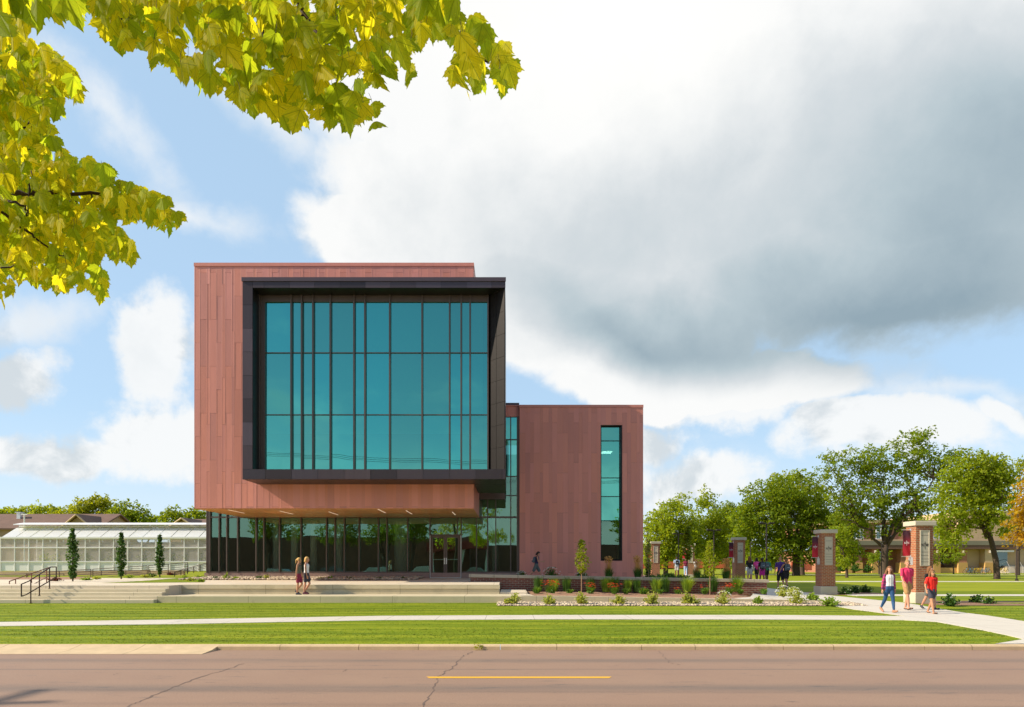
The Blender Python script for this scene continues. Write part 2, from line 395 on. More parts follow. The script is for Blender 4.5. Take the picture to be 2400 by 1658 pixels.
# ------------------------------------------------------------------ camera, sun, sky
cam = bpy.data.objects.new('camera', bpy.data.cameras.new('camera')); COL.objects.link(cam)
cam.location = (0,0,H); cam.rotation_euler = (math.radians(90),0,0)
cam.data.lens = 24; cam.data.sensor_width = 36; cam.data.shift_x = 5/2400; cam.data.shift_y = 496/2400
cam.data.clip_end = 3000; cam.data.clip_start = .05
scene.camera = cam
SD = Vector((-6.0,-1.0,3.95)).normalized()
sun = bpy.data.objects.new('sun', bpy.data.lights.new('sun', 'SUN')); COL.objects.link(sun)
sun.data.energy = 5.0; sun.data.angle = math.radians(.55); sun.data.color = (1,.87,.68)
sun.rotation_euler = SD.to_track_quat('Z','Y').to_euler()
scene.view_settings.view_transform = 'Standard'; scene.view_settings.look = 'None'
scene.view_settings.exposure = 0.35; scene.view_settings.gamma = 1
wd = bpy.data.worlds.new('World'); scene.world = wd; wd.use_nodes = True
t = NT(wd.node_tree); bg = t.n['Background']; bg.inputs[1].default_value = .1
sk = t.new('ShaderNodeTexSky', sky_type='NISHITA'); sk.sun_disc = False
sk.sun_elevation = math.asin(SD.z); sk.sun_rotation = math.atan2(SD.x, SD.y)
sk.air_density = 1.0; sk.dust_density = .6; sk.ozone_density = 2.0
D_ = t.new('ShaderNodeTexCoord').outputs['Generated']; x, y, z = t.sep(D_)
yc = t.m('MAXIMUM', y, .04)
u = t.m('DIVIDE', x, yc); v = t.m('DIVIDE', z, yc)
front = t.ss(y, .0, .15)
n_big = t.noise(D_, 3.2, 8, .55, .3); n_fin = t.noise(D_, 9, 7, .6, .2)
wu = t.m('ADD', u, t.m('MULTIPLY', t.m('SUBTRACT', n_big, .5), .22))
nb2 = t.noise(t.vm('ADD', D_, (4.1,2.2,7.7)), 3.2, 8, .55, .3)
wv = t.m('ADD', v, t.m('MULTIPLY', t.m('SUBTRACT', nb2, .5), .22))
def blob(px, py, rx, ry, rot=0, uu=wu, vv=wv):
    cu, cv = (px-CX)/F, (CY-py)/F
    a = t.m('SUBTRACT', uu, cu); c = t.m('SUBTRACT', vv, cv)
    if rot:
        ca, sa = math.cos(math.radians(rot)), math.sin(math.radians(rot))
        a, c = t.m('ADD', t.m('MULTIPLY', a, ca), t.m('MULTIPLY', c, sa)), t.m('SUBTRACT', t.m('MULTIPLY', c, ca), t.m('MULTIPLY', a, sa))
    a = t.m('MULTIPLY', a, F/rx); c = t.m('MULTIPLY', c, F/ry)
    return t.m('SUBTRACT', 1.0, t.m('SQRT', t.m('ADD', t.m('MULTIPLY', a, a), t.m('MULTIPLY', c, c))))
def union(bl):
    r = bl[0]
    for q in bl[1:]: r = t.m('MAXIMUM', r, q)
    return r
main = union([blob(1620,60,1030,560), blob(1370,400,640,200), blob(1880,430,1000,400), blob(1010,545,330,130),
              blob(1420,690,480,230), blob(1500,-1000,2600,1150), blob(1650,890,430,95)])
cum = union([blob(1700,945,210,85), blob(2130,1020,270,85), blob(1625,1130,190,80), blob(390,830,92,150), blob(390,1050,190,110), blob(40,880,130,70), blob(120,1060,240,70), blob(2010,985,120,60), blob(2330,985,120,50), blob(1480,1030,160,60)])
n_vf = t.noise(D_, 22, 6, .62, .1)
nn = t.m('ADD', t.m('MULTIPLY', t.m('SUBTRACT', n_big, .5), .9), t.m('ADD', t.m('MULTIPLY', t.m('SUBTRACT', n_fin, .5), .9), t.m('MULTIPLY', t.m('SUBTRACT', n_vf, .5), .5)))
a_main = t.ss(t.m('ADD', main, t.m('MULTIPLY', nn, .34)), -.06, .15)
a_cum = t.m('MULTIPLY', t.ss(t.m('ADD', cum, t.m('MULTIPLY', nn, 1.5)), -.05, .45), .92)
wis = union([blob(250,330,280,60,-48), blob(640,300,330,60,-35), blob(40,760,260,50), blob(420,560,220,40), blob(2250,930,330,60), blob(1480,1120,260,110), blob(1900,900,400,60)])
a_wis = t.m('MULTIPLY', t.ss(t.m('ADD', wis, t.m('MULTIPLY', nn, 2.4)), -.3, 1.3), .75)
back = t.m('SUBTRACT', 1.0, front)
nbk = t.noise(t.vm('MULTIPLY', D_, (1,1,2.4)), 3.0, 8, .58)
a_back = t.m('MULTIPLY', t.ss(t.m('ADD', nbk, t.m('MULTIPLY', t.ss(z, .32, .08), .20)), .52, .80), t.m('MULTIPLY', back, .75))
alpha = t.m('MAXIMUM', t.m('MULTIPLY', t.m('MAXIMUM', t.m('MAXIMUM', a_main, a_cum), a_wis), front), a_back, clamp=True)
haze = t.ss(z, .22, .0)
blue = t.mix(t.m('ADD', .12, t.m('MULTIPLY', front, .50)), sk.outputs[0], (4.9,6.9,8.9,1))
blue = t.mix(t.m('MULTIPLY', haze, .60), blue, (6.4,7.3,8.1,1))
# cloud shading: bright where it is thin near the sun glow, blue grey in the deep bank at the right
dk1 = t.m('MAXIMUM', blob(2230,560,1000,470), 0.0); dk2 = t.m('MAXIMUM', blob(2050,745,780,170,5), 0.0); dk3 = t.m('MAXIMUM', blob(2500,250,720,420), 0.0)
dk4 = t.m('MAXIMUM', blob(1500,770,420,120,-18), 0.0); dk5 = t.m('MAXIMUM', blob(1300,600,500,300), 0.0)
dk = t.m('ADD', t.m('MULTIPLY', dk1, .70), t.m('ADD', t.m('MULTIPLY', dk2, .62), t.m('ADD', t.m('MULTIPLY', dk3, .55), t.m('ADD', t.m('MULTIPLY', dk4, .5), t.m('MULTIPLY', dk5, .22)))))
dk = t.m('ADD', dk, t.m('MULTIPLY', t.m('SUBTRACT', n_fin, .5), .26))
dk = t.m('ADD', dk, t.m('MULTIPLY', t.m('SUBTRACT', n_vf, .5), .14))
dk = t.m('ADD', dk, t.m('MULTIPLY', t.m('SUBTRACT', n_big, .5), .36), clamp=True)
dk = t.m('MULTIPLY', dk, t.m('SUBTRACT', 1.0, t.ss(v, .31, .22)))
# grey bellies of the smaller clouds
dkc = t.m('MULTIPLY', t.ss(t.m('SUBTRACT', nb2, n_fin), -.03, .14), t.m('MULTIPLY', t.m('SUBTRACT', 1.0, a_main), .30))
dk = t.m('ADD', dk, dkc, clamp=True)
cr = t.new('ShaderNodeValToRGB'); t.put(cr.inputs[0], dk)
e = cr.color_ramp.elements; e[0].position = .0; e[0].color = (.76,.765,.76,1); e[1].position = .95; e[1].color = (.235,.315,.37,1)
k = cr.color_ramp.elements.new(.30); k.color = (.53,.57,.595,1); k = cr.color_ramp.elements.new(.60); k.color = (.38,.455,.495,1)
glow = t.ss(blob(1400,20,620,420,0,u,v), 0, 1)
cl = t.vm('SCALE', cr.outputs[0]); cl.node.inputs[3].default_value = 10.0
cl = t.mix(t.m('MULTIPLY', glow, .8), cl, (8.4,8.3,8.0,1))
skc = t.mix(alpha, blue, cl)
t.put(bg.inputs[0], t.hsv(skc, .5, 1., 1.)); 
# ================================================================== SETTING
# road (with its far side, under the camera)
mb = MB(); mb.quad((-300,-60,0),(300,-60,0),(300,15.3,0),(-300,15.3,0)); road = struct(mb.build('road', M['road']))
mb = MB(); D0_, D1_ = H*F/(1590.2-CY), H*F/(1586.8-CY)
mb.quad((PX(1006,D0_),D0_,.004),(PX(1427,D0_),D0_,.004),(PX(1427,D1_)+.05,D1_,.004),(PX(1006,D1_)-.05,D1_,.004))
for k in (-1, 1): 
    o = k*12.2; mb.quad((PX(1006,D0_)+o,D0_,.004),(PX(1427,D0_)+o,D0_,.004),(PX(1427,D1_)+o,D1_,.004),(PX(1006,D1_)+o,D1_,.004))
struct(mb.build('yellow_centre_line', M['yellowline']))
def crackline(pts, w0=.012):
    P = []
    for (a, b) in zip(pts, pts[1:]):
        for k in range(7):
            t_ = k/7; px = lerp(a[0], b[0], t_)+R.uniform(-4,4); py = lerp(a[1], b[1], t_)+R.uniform(-1,1)
            D = H*F/(py-CY); P.append((PX(px,D), D))
    m_ = MB()
    for (a, b) in zip(P, P[1:]):
        w = w0*R.uniform(.25,1.0); m_.quad((a[0]-w,a[1],.003),(b[0]-w,b[1],.003),(b[0]+w,b[1],.003),(a[0]+w,a[1],.003))
    return m_
for pts, w_ in [([(300,1658),(330,1643),(400,1615),(460,1590),(520,1573),(580,1552)], .022), ([(990,1658),(1012,1625),(1022,1600),(1030,1583),(1060,1566),(1080,1542),(1112,1524)], .016),
            ([(260,1583),(290,1577)], .01), ([(1545,1527),(1570,1553),(1600,1560)], .01), ([(800,1575),(820,1568)], .01)]:
    crackline(pts, w_).build('road_crack', M['crack'], road)

# kerb: profile swept along x; a dropped driveway edge at the left
mb = MB()
def kerbrun(x0, x1, prof):
    n = max(1, int((x1-x0)/3.1)); 
    for k in range(n):
        a, b = lerp(x0,x1,k/n)+.006, lerp(x0,x1,(k+1)/n)-.006
        vs = [(a,y_,z_) for y_,z_ in prof] + [(b,y_,z_) for y_,z_ in prof]; m_ = len(prof)
        mb.add(vs, [tuple(range(m_)), tuple(range(2*m_-1,m_-1,-1))] + [(i+m_, (i+1)%m_+m_, (i+1)%m_, i) for i in range(m_)])
xk = PX(505, 15.2)
kerbrun(xk, 60, [(15.28,-.1),(15.28,.0),(15.285,.075),(15.31,.102),(15.35,.112),(15.46,.112),(15.46,-.1)])
kerbrun(-60, xk, [(14.55,-.1),(14.55,.008),(15.0,.03),(15.3,.075),(15.46,.112),(15.46,-.1)])
struct(mb.build('kerb', M['kerb']))
mb = MB(); mb.box(-60,60,7.4,7.6,-.1,.11); mb.box(-60,60,-1.2,7.4,-.1,.10); 
struct(mb.build('near_verge', M['lawn']))

# the lawn: one sheet to the horizon, cut in strips that share their edges
def sheet(xs, ys, zf):
    m_ = MB(); nx = len(xs)
    vs = [(x_,y_,zf(x_,y_)) for y_ in ys for x_ in xs]
    fs = [(j*nx+i, j*nx+i+1, (j+1)*nx+i+1, (j+1)*nx+i) for j in range(len(ys)-1) for i in range(nx-1)]
    m_.add(vs, fs, .5); return m_
ys = [15.46,16,17,18,20,22,24,26,27.4,28.6,30,33,36,40]
o = sheet([-900,-200,-60,-40,-20,0,6,12,14,17,20,40,100,900], ys, lambda x_,y_: zg(x_,y_)-.004+(0.0)).build('front_lawn', M['lawn']); struct(o)
o = sheet([-1200,-200,-60,0,12.6,20,60,200,1200], [40,45,50,60,80,120,300,1500], lambda x_,y_: zg(x_,y_)-.004).build('campus_lawn', M['lawn2']); struct(o)

# sidewalk along the street and the wide walk to the campus, as one flush set of slabs
def strip(name, L, Rr, mat, dz=.006, sub=6):
    m_ = MB(); n = len(L)
    for i in range(n-1):
        for k in range(sub):
            a, b = k/sub, (k+1)/sub
            p = [(lerp(L[i][0],L[i+1][0],a), lerp(L[i][1],L[i+1][1],a)), (lerp(L[i][0],L[i+1][0],b), lerp(L[i][1],L[i+1][1],b)),
                 (lerp(Rr[i][0],Rr[i+1][0],b), lerp(Rr[i][1],Rr[i+1][1],b)), (lerp(Rr[i][0],Rr[i+1][0],a), lerp(Rr[i][1],Rr[i+1][1],a))]
            m_.quad(*[(x_,y_,zg(x_,y_)+dz) for x_,y_ in (p[0],p[3],p[2],p[1])])
            for q0, q1 in ((p[0],p[1]),(p[3],p[2])): m_.quad((*q0,zg(*q0)+dz),(*q1,zg(*q1)+dz),(*q1,zg(*q1)-.06),(*q0,zg(*q0)-.06))
    return struct(m_.build(name, mat))
def G(px, py, z=None):      # point of the lower ground seen at px, py
    D = 20.
    for _ in range(30):
        zz = zg(0, D) if z is None else z; D = (H-zz)*F/(py-CY)
    return (PX(px, D), D)
lo = [G(-300,1472), G(0,1468), G(400,1463.5), G(900,1454), G(1300,1452), G(1800,1452.5), G(2119,1454)]
hi = [G(-300,1461), G(0,1458.5), G(400,1453), G(900,1444), G(1300,1442), G(1800,1442), G(2119,1444.5)]
strip('sidewalk', lo, hi, M['walk'])
wl = [(11.0,15.47),G(2400,1499),G(2300,1477),G(2195,1458),G(2119,1454),G(2119,1444.5),G(2042,1434),G(1965,1422.5),G(1905,1414),(13.3,33.5),(13.6,40),(13.7,50),(13.8,90),(13.8,130)]
wr = [(14.6,15.47),(14.9,17.4),G(2400,1457),G(2310,1443),(16.1,24.0),(16.2,24.8),G(2218,1430),(16.6,28.0),(16.6,29.5),(16.5,33.5),(16.5,40),(16.5,50),(16.5,90),(16.5,130)]
strip('wide_campus_walk', wl, wr, M['walk'], .010)
for nm, (ya, yb, x0, x1) in {'cross_path': (34.6,36.2,17.6,90), 'back_path': (56,58.2,16.5,120)}.items():
    m_ = MB(); m_.prism([(x0,ya),(x1,ya),(x1,yb),(x0,yb)], .1, lambda x_,y_: zg(x_,y_)+.010); struct(m_.build(nm, M['walk']))
m_ = MB(); m_.quad((30,92,.615),(90,88,.615),(90,90,.615),(30,94,.615)); struct(m_.build('hall_path', M['walk']))
# walk spur by the brick wall end (concrete apron between curb, wall and campus walk)
m_ = MB(); m_.prism([(8.9,29.2),(13.5,29.2),(13.45,34.5),(13.5,36.6),(11.8,36.6),(12.35,34.6),(10.9,31.0)], .2, lambda x_,y_: zg(x_,y_)+.13 if x_ < 13 else zg(x_,y_)+.02); struct(m_.build('wall_end_apron', M['walk']))

# upper plaza, stairs, ledge: solid concrete
XL = -70
XS = PX(396, 29.8)     # right end of the upper steps
XS2 = PX(366, 28.8)    # right end of the lower steps
XE = PX(1169, 31)      # end of the upper plaza wall
m_ = MB()
m_.prism([(XL,29.8),(XS,29.8),(XS,31.0),(XE,31.0),(XE,34.9),(-2.1,34.9),(-2.1,36.0),(12.0,36.0),(12.0,41.3),(XL,41.3)], .1, lambda x_,y_: zu(x_,y_))
o = struct(m_.build('plaza', M['pave']))
m_ = MB()      # facing wall with a projecting upper band and a shadow gap
m_.box(XS+.002, XE+.03, 30.97, 31.0, .59, .80); m_.box(XS+.004, XE+.05, 30.93, 31.0, .83, 1.014); m_.box(XS+.002, XE+.0, 30.985, 31.0, .80, .83, 0)
o = m_.build('plaza_retaining_wall', M['conc']); tag(o, 'long low board-marked concrete retaining wall edging the plaza above the ledge', 'wall')
m_ = MB()
for k, (yy, zz) in enumerate([(28.6,.45),(28.9,.59),(29.2,.73),(29.5,.87)]):
    xr = XS2 if k < 2 else XS
    m_.bbox(XL, xr, yy, (29.8 if k == 3 else 29.8-(3-k)*.3) if k != 1 else 29.2, .2, zz, .012)
o = m_.build('wide_steps', M['conc_step']); tag(o, 'broad flight of shallow concrete steps rising from the lawn on the left', 'steps')
m_ = MB()
xe = PX(1940, 28.9)
XB = PX(1225, 29.0)
m_.bbox(XS2+.003, XB, 28.9, 30.97, .2, .59, .012)
o = m_.build('walking_ledge', M['conc']); tag(o, 'wide low concrete ledge between lawn and plaza wall that two women walk along', 'ledge')
m_ = MB()
for k in range(8):
    a, b = lerp(XB+.003, xe, k/8), lerp(XB, xe, (k+1)/8)
    ztop = lambda x_, y_: lerp(.59, .40, max(0, (x_-2)/(xe-2)))
    m_.prism([(a,28.9),(b,28.9),(b,29.22),(a,29.22)], .15, ztop)
o = m_.build('planter_kerb', M['conc']); tag(o, 'low concrete kerb holding the mulched flower bed above the gravel strip', 'kerb')
# ramp slab and bench end in the corner beside the plaza wall
m_ = MB(); m_.prism([(XE+.06,31.0),(XB+.25,31.0),(XB+.25,34.9),(XE+.06,34.9)], .4, .66); m_.prism([(XB-.1,29.25),(XB+.5,29.25),(XB+.25,31.0),(XB-.1,30.995)], .4, .60)
tag(m_.build('corner_slab', M['pave']), 'pale concrete corner slab between plaza wall end and flower bed', 'slab')
# mulch bed
m_ = MB(); 
gx = [XB+.26+ (11.6-XB-.26)*i/60 for i in range(61)]; gy = [29.22+(34.62-29.22)*i/24 for i in range(25)]
m_ = sheet(gx, gy, lambda x_,y_: lerp(.585,.42,max(0,(x_-3)/9))-.03 + .06*mnoise.noise(Vector((x_*1.3,y_*1.3,0))) + .03*mnoise.noise(Vector((x_*6,y_*6,3))))
tag(m_.build('mulch_bed', M['mulch']), 'brown bark mulch covering the flower bed at the foot of the brick wall', 'mulch', kind='stuff')
# soil beds below gravel
m_ = sheet([XE+ (xe+.9-XE)*i/60 for i in range(61)], [27.35+i*.31 for i in range(6)], lambda x_,y_: zg(x_,y_)+.01+.02*mnoise.noise(Vector((x_*3,y_*3,0))))
struct(m_.build('gravel_bed_soil', M['soilr']))
def stones(name, x0, x1, y0, y1, zf, n, s0, s1, label, seed):
    rr = random.Random(seed); m_ = MB()
    bm = bmesh.new(); bmesh.ops.create_icosphere(bm, subdivisions=1, radius=1)
    base = [v.co.copy() for v in bm.verts]; fs = [[v.index for v in f.verts] for f in bm.faces]; bm.free()
    for i in range(n):
        s = rr.uniform(s0, s1); px_, py_ = rr.uniform(x0,x1), rr.uniform(y0,y1)
        rot = Matrix.Rotation(rr.uniform(0,6.28),3,'Z') @ Matrix.Rotation(rr.uniform(-.5,.5),3,'X')
        sc = Vector((s*rr.uniform(.9,1.5), s*rr.uniform(.7,1.1), s*rr.uniform(.45,.8)))
        c = Vector((px_,py_, zf(px_,py_)+s*.3))
        m_.add([c + rot @ Vector((b.x*sc.x*rr.uniform(.88,1.1), b.y*sc.y, b.z*sc.z)) for b in base], fs, rr.random())
    return tag(m_.build(name, M['rock'], smooth=True), label, 'gravel', kind='stuff')
stones('river_gravel', XE, xe+.9, 27.4, 28.88, lambda x_,y_: zg(x_,y_)+.01, 3600, .026, .062, 'cream river stones in the long strip between lawn and planter kerb', 1)
XA0, XA1 = PX(973,37.2), PX(994,41.2)
m_ = sheet([-18.4+(XA0+18.4)*i/50 for i in range(51)], [37.6,38.4,39.5,41.28], lambda x_,y_: zu(x_,y_)+.012+.02*mnoise.noise(Vector((x_*2,y_*2,0)))); struct(m_.build('rock_bed_soil', M['soilr']))
stones('river_gravel', -18.4, XA0-.05, 37.6, 41.2, lambda x_,y_: zu(x_,y_)+.012+.03*((y_-37.6)/3.6)+.015, 3300, .045, .095, 'tan river stones in the bed against the glazed building base', 2)

# brick garden wall with a stone cap, dropping a little towards the walk
def ycw(x_): return lerp(35.0, 34.65, (x_+2.1)/15.3)
def zcap(x_, y_=0): return lerp(1.44, 1.165, (x_+2.1)/15.3)
gw = thing('brick_garden_wall', 'long red brick garden wall with pale stone cap in front of the wing', 'wall', (0,0,0))
m_ = MB(); xw0, xw1 = -2.02, 13.05
n = 20
m_.prism([(xw0,ycw(xw0)),(xw1,ycw(xw1)),(xw1,ycw(xw1)+.4),(xw0,ycw(xw0)+.4)], .1, lambda x_,y_: zcap(x_)-.16); m_.build('brick_face', M['brick'], gw)
m_ = MB()
for k in range(12):
    a, b = lerp(xw0-.08,xw1+.08,k/12)+.004, lerp(xw0-.08,xw1+.08,(k+1)/12)-.004
    m_.prism([(a,ycw(a)-.07),(b,ycw(b)-.07),(b,ycw(b)+.47),(a,ycw(a)+.47)], lambda x_,y_: zcap(x_)-.16, lambda x_,y_: zcap(x_))
m_.build('stone_cap', M['cap'], gw, bevel=.012)
# ground behind the plaza: upper terrace left, planted bank right of the wing
o = sheet([-300,-100,-60,-40,-18.5], [41.3,45,48,60,90,200], lambda x_,y_: zu(x_,y_)-.006).build('upper_lawn', M['lawn2']); struct(o)
m_ = MB(); m_.quad((8.0,36.0,1.06),(12.3,36.0,1.06),(12.3,62,1.0),(8.0,62,1.1)); m_.quad((12.3,36.0,1.06),(13.4,36.0,.36),(13.4,62,.52),(12.3,62,1.0)); struct(m_.build('planted_bank', M['mulch']))
# small lawn tongue on the plaza left
def GU(px, py):
    D = 35.
    for _ in range(30): D = (H-zu(0,D))*F/(py-CY)
    return (PX(px,D), D)
pts = [GU(238,1367.0), GU(478,1365.5), (-18.0,40.5), (-20.0,41.2), GU(330,1362.5)]
m_ = MB(); m_.add([(x_,y_,zu(x_,y_)+.008) for x_,y_ in pts], [tuple(range(len(pts)))]); struct(m_.build('lawn_tongue', M['lawn']))
m_ = MB(); m_.quad((-60,38.5,zu(0,38.5)+.006),(-24,38.5,zu(0,38.5)+.006),(-26,43,zu(0,43)+.006),(-60,43,zu(0,43)+.006)); struct(m_.build('planting_bed', M['mulch']))

# ================================================================== MAIN BUILDING
bld = thing('science_building', 'red metal-clad campus building with huge teal window box and glazed ground floor', 'building', (0,0,0))
CW = [.28,.35,.16,.34,.29,.16,.33,.14,.34]; CO = [70,15,42,15,70,42,15,42,70]
def cladding(name, x0, x1, z0, z1, y, mat, parent, holes=(), seed=3, plen=2.4, cw=CW):
    """vertical interlocking sheets on a wall facing the street, real panels 12 mm proud with open joints"""
    rr = random.Random(seed); m_ = MB(); x_ = x0; i = 0; g = .004
    while x_ < x1-.02:
        w = min(cw[i%len(cw)], x1-x_); off = CO[i%len(CO)]/110*plen
        zz = z1 - off + plen
        while zz > z0:
            a, b = max(z0, zz-plen), min(z1, zz)
            if b-a > .03:
                spans = [(a,b)]
                for hx0,hx1,hz0,hz1 in holes:
                    if x_+w > hx0+.01 and x_ < hx1-.01:
                        ns = []
                        for s0,s1 in spans:
                            if s1 <= hz0 or s0 >= hz1: ns.append((s0,s1)); continue
                            if s0 < hz0: ns.append((s0,hz0))
                            if s1 > hz1: ns.append((hz1,s1))
                        spans = ns
                xa, xb = x_+g, x_+w-g
                for s0, s1 in spans:
                    if s1-s0 < .03: continue
                    ti = rr.uniform(-.003,.003); tn = rr.random(); pr = rr.choice((0,.004))
                    ya, yb = y-.014-pr+ti, y-.014-pr-ti
                    m_.add([(xa,ya,s0+g),(xb,yb,s0+g),(xb,yb,s1-g),(xa,ya,s1-g),(xa,y,s0+g),(xb,y,s0+g),(xb,y,s1-g),(xa,y,s1-g)],
                           [(0,1,2,3),(0,4,5,1),(1,5,6,2),(2,6,7,3),(3,7,4,0)], tn)
                    rb = x_+.002
                    m_.add([(rb-.008,y-.019,s0+g),(rb+.0,y-.022,s0+g),(rb+.004,y-.019,s0+g),(rb-.008,y-.019,s1-g),(rb+.0,y-.022,s1-g),(rb+.004,y-.019,s1-g)],[(0,1,4,3),(1,2,5,4),(0,2,1),(3,4,5)],tn)
            zz -= plen
        x_ += w; i += 1
    return m_.build(name, mat, parent)
# upper volume
X0, X1, YU, ZB, ZT = PX(456,35), PX(1110,35), 35.0, PZ(1192,35), PZ(617,35)
ub = MB(); ub.box(X0+.01,X1-.01,YU,50,ZB+.01,ZT-.05); 
ub = ub.build('upper_volume', M['plum'], bld)
cladding('red_cladding', X0, X1, ZB, ZT-.17, YU, M['red'], bld, seed=5)
m_ = MB(); m_.box(X0-.02,X1+.02,YU-.05,YU+.3,ZT-.17,ZT); m_.box(X0-.02,X0+.3,YU+.3,50,ZT-.17,ZT); m_.box(X1-.3,X1+.02,YU+.3,50,ZT-.17,ZT); m_.build('red_coping', M['red'], bld)
m_ = MB()      # right return of the red volume
zz = ZB
for k in range(14):
    a, b = YU+.004+k*.46, YU+(k+1)*.46-.01
    m_.box(X1-.01, X1+.012, a, min(b,50), ZB+.004, ZT-.18)
m_.build('side_cladding', M['red'], bld)
# soffit under the volume, panels with seams
m_ = MB()
for i in range(10):
    for j in range(4):
        a, b = lerp(X0,X1,i/10)+.006, lerp(X0,X1,(i+1)/10)-.006; c, d = lerp(YU+.02,41.3,j/4)+.006, lerp(YU+.02,41.3,(j+1)/4)-.006
        m_.box(a,b,c,d,ZB-.025,ZB+.01)
m_.build('soffit', M['soffit'], bld)
for (xa,ya),(xb,yb) in [((535,1195.5),(573,1203.3)),((655.5,1198),(686.5,1205.5)),((770.5,1200),(792.5,1207.4)),((886,1194),(903.5,1202.6)),((951.5,1197),(965.7,1205.5)),((1060,1200.5),(1067.5,1207.5))]:
    a, b = (ZB-.028-H)*F/(CY-ya), (ZB-.028-H)*F/(CY-yb)
    m_ = MB(); A = Vector((PX(xa,a),a)); B = Vector((PX(xb,b),b)); n_ = Vector((A.y-B.y, B.x-A.x)).normalized()*.026
    pts = [A+n_,A-n_,B-n_,B+n_]; m_.prism([(p.x,p.y) for p in pts], ZB-.034, ZB-.024); m_.build('soffit_light', M['lamp'], bld)

# window box (bronze)
Yf, Yg = 32.9, 33.86
FX0, FXi, FX1 = PX(568,Yf), PX(592,Yf), PX(1185,Yf)
FT, FTi, FBi, FB = PZ(651,Yf), PZ(675,Yf), PZ(1100,Yf), PZ(1123.7,Yf)
GX0, GX1 = PX(609,Yg), PX(1145,Yg)
m_ = MB()
m_.box(FX0+.02,FX1-.02,Yf+.02,YU-.02,FTi,FT-.02); m_.box(X1+.03,FX1-.02,YU-.02,39.2,FTi,FT-.02)
m_.box(FX0+.02,FX1-.02,Yf+.02,YU-.02,FB+.02,FBi); m_.box(X1+.03,FX1-.02,YU-.02,39.2,FB+.02,FBi)
m_.box(FX0+.02,FXi,Yf+.02,YU-.02,FBi,FTi)
m_.prism([(FX1-.04,Yf+.02),(FX1-.02,Yf+.02),(FX1-.02,39.2),(X1+.03,39.2),(X1+.03,YU-.02),(GX1+.1,YU-.02),(GX1,Yg)], FBi, FTi)
wb = m_.build('window_box', M['dark'], bld)
# bronze sheets on the box faces
rr = random.Random(11); m_ = MB(); g = .007
def sheetrow(x0, x1, z0, z1, n, off=0):
    w = (x1-x0)/n; xs_ = [x0]+[x0+off+w*k for k in range(0 if off > .2 else 1, n+1) if x0 < x0+off+w*k < x1-.15]+[x1]
    for a, b in zip(xs_, xs_[1:]):
        t_ = rr.uniform(-.002,.002); m_.box(a+g, b-g, Yf+.0+t_, Yf+.02, z0+g, z1-g)
zc = PZ(660,Yf)
m_.box(FX0-.02, FX1+.015, Yf-.05, Yf+.02, zc, FT+.0)
sheetrow(FXi, FX1, FTi, zc, 10, .55); sheetrow(FX0, FX1, FB, FBi, 10, 1.1)
nz_ = 8
for k in range(nz_): m_.box(FX0+g, FXi-g, Yf+rr.uniform(0,.004), Yf+.02, lerp(FBi,zc,k/nz_)+g, lerp(FBi,zc,(k+1)/nz_)-g)
m_.build('box_front_sheets', M['plum'], bld)
m_ = MB()      # splayed right reveal, inner left reveal, head soffit, bottom soffit, outer sides
A = Vector((FX1-.04,Yf+.02)); B = Vector((GX1,Yg)); d = (B-A); nrm = Vector((-d.y,d.x)).normalized()*-.012
if nrm.x > 0: nrm = -nrm
for k in range(8):
    for j in range(2):
        a, b = lerp(FBi,FTi,k/8)+g, lerp(FBi,FTi,(k+1)/8)-g
        p, q = A+d*(j/2+.01), A+d*((j+1)/2-.01)
        m_.prism([(p.x+nrm.x,p.y+nrm.y),(q.x+nrm.x,q.y+nrm.y),(q.x,q.y),(p.x,p.y)], a, b)
for k in range(8): m_.box(FXi, FXi+.012, Yf+.03, Yg, lerp(FBi,FTi,k/8)+g, lerp(FBi,FTi,(k+1)/8)-g)
for k in range(10): m_.box(lerp(FX0,FX1,k/10)+g, lerp(FX0,FX1,(k+1)/10)-g, Yf+.02, YU-.03, FB, FB+.02)
for k in range(9): m_.box(X1+.04, FX1-.02, YU+k*.466+.01, YU+(k+1)*.466-.003, FB, FB+.02)
for k in range(10): m_.box(lerp(FXi,FX1-.1,k/10)+g, lerp(FXi,FX1-.1,(k+1)/10)-g, Yf+.03, Yg-.0, FTi-.012, FTi)
for k in range(6): m_.box(FX0, FX0+.02, Yf+.02+k*.34, Yf+.02+k*.34+.33, FB+.02, FT-.02)
m_.build('box_reveal_sheets', M['dark'], bld)  # same bronze as the front sheets, colour darkened to carry the reveal's shade
m_ = MB(); m_.box(FX0+.02,FX1-.02,Yf+.03,YU-.02,FT-.02,FT-.005); m_.build('box_roof_sheet', M['plum'], bld)
# curtain wall in the box
V = [440+q/2.66 for q in (455,650,715,785,893,1040,1108,1262,1463,1634,1706,1761,1872)]
Hs = [FBi-.06, PZ(973,Yg), PZ(828,Yg), PZ(706,Yg), FTi]
m_ = MB()
for i, q in enumerate(V):
    xx = PX(q, Yg); m_.box(xx-.035, xx+.035, Yg-.17, Yg+.08, FBi-.06, FTi-.002)
m_.box(PX(609,Yg)-.02, PX(622,Yg), Yg-.05, Yg+.06, FBi-.06, FTi-.002)
for zz in Hs[1:3]:
    m_.box(PX(611,Yg), GX1, Yg-.06, Yg+.07, zz-.022, zz+.022)
m_.box(PX(611,Yg), GX1, Yg-.07, Yg+.07, Hs[3]-.06, FTi-.003); m_.box(PX(611,Yg), GX1, Yg-.2, Yg+.07, FBi+.001, FBi+.05)
cw = m_.build('curtain_wall_frame', M['mull'], bld)
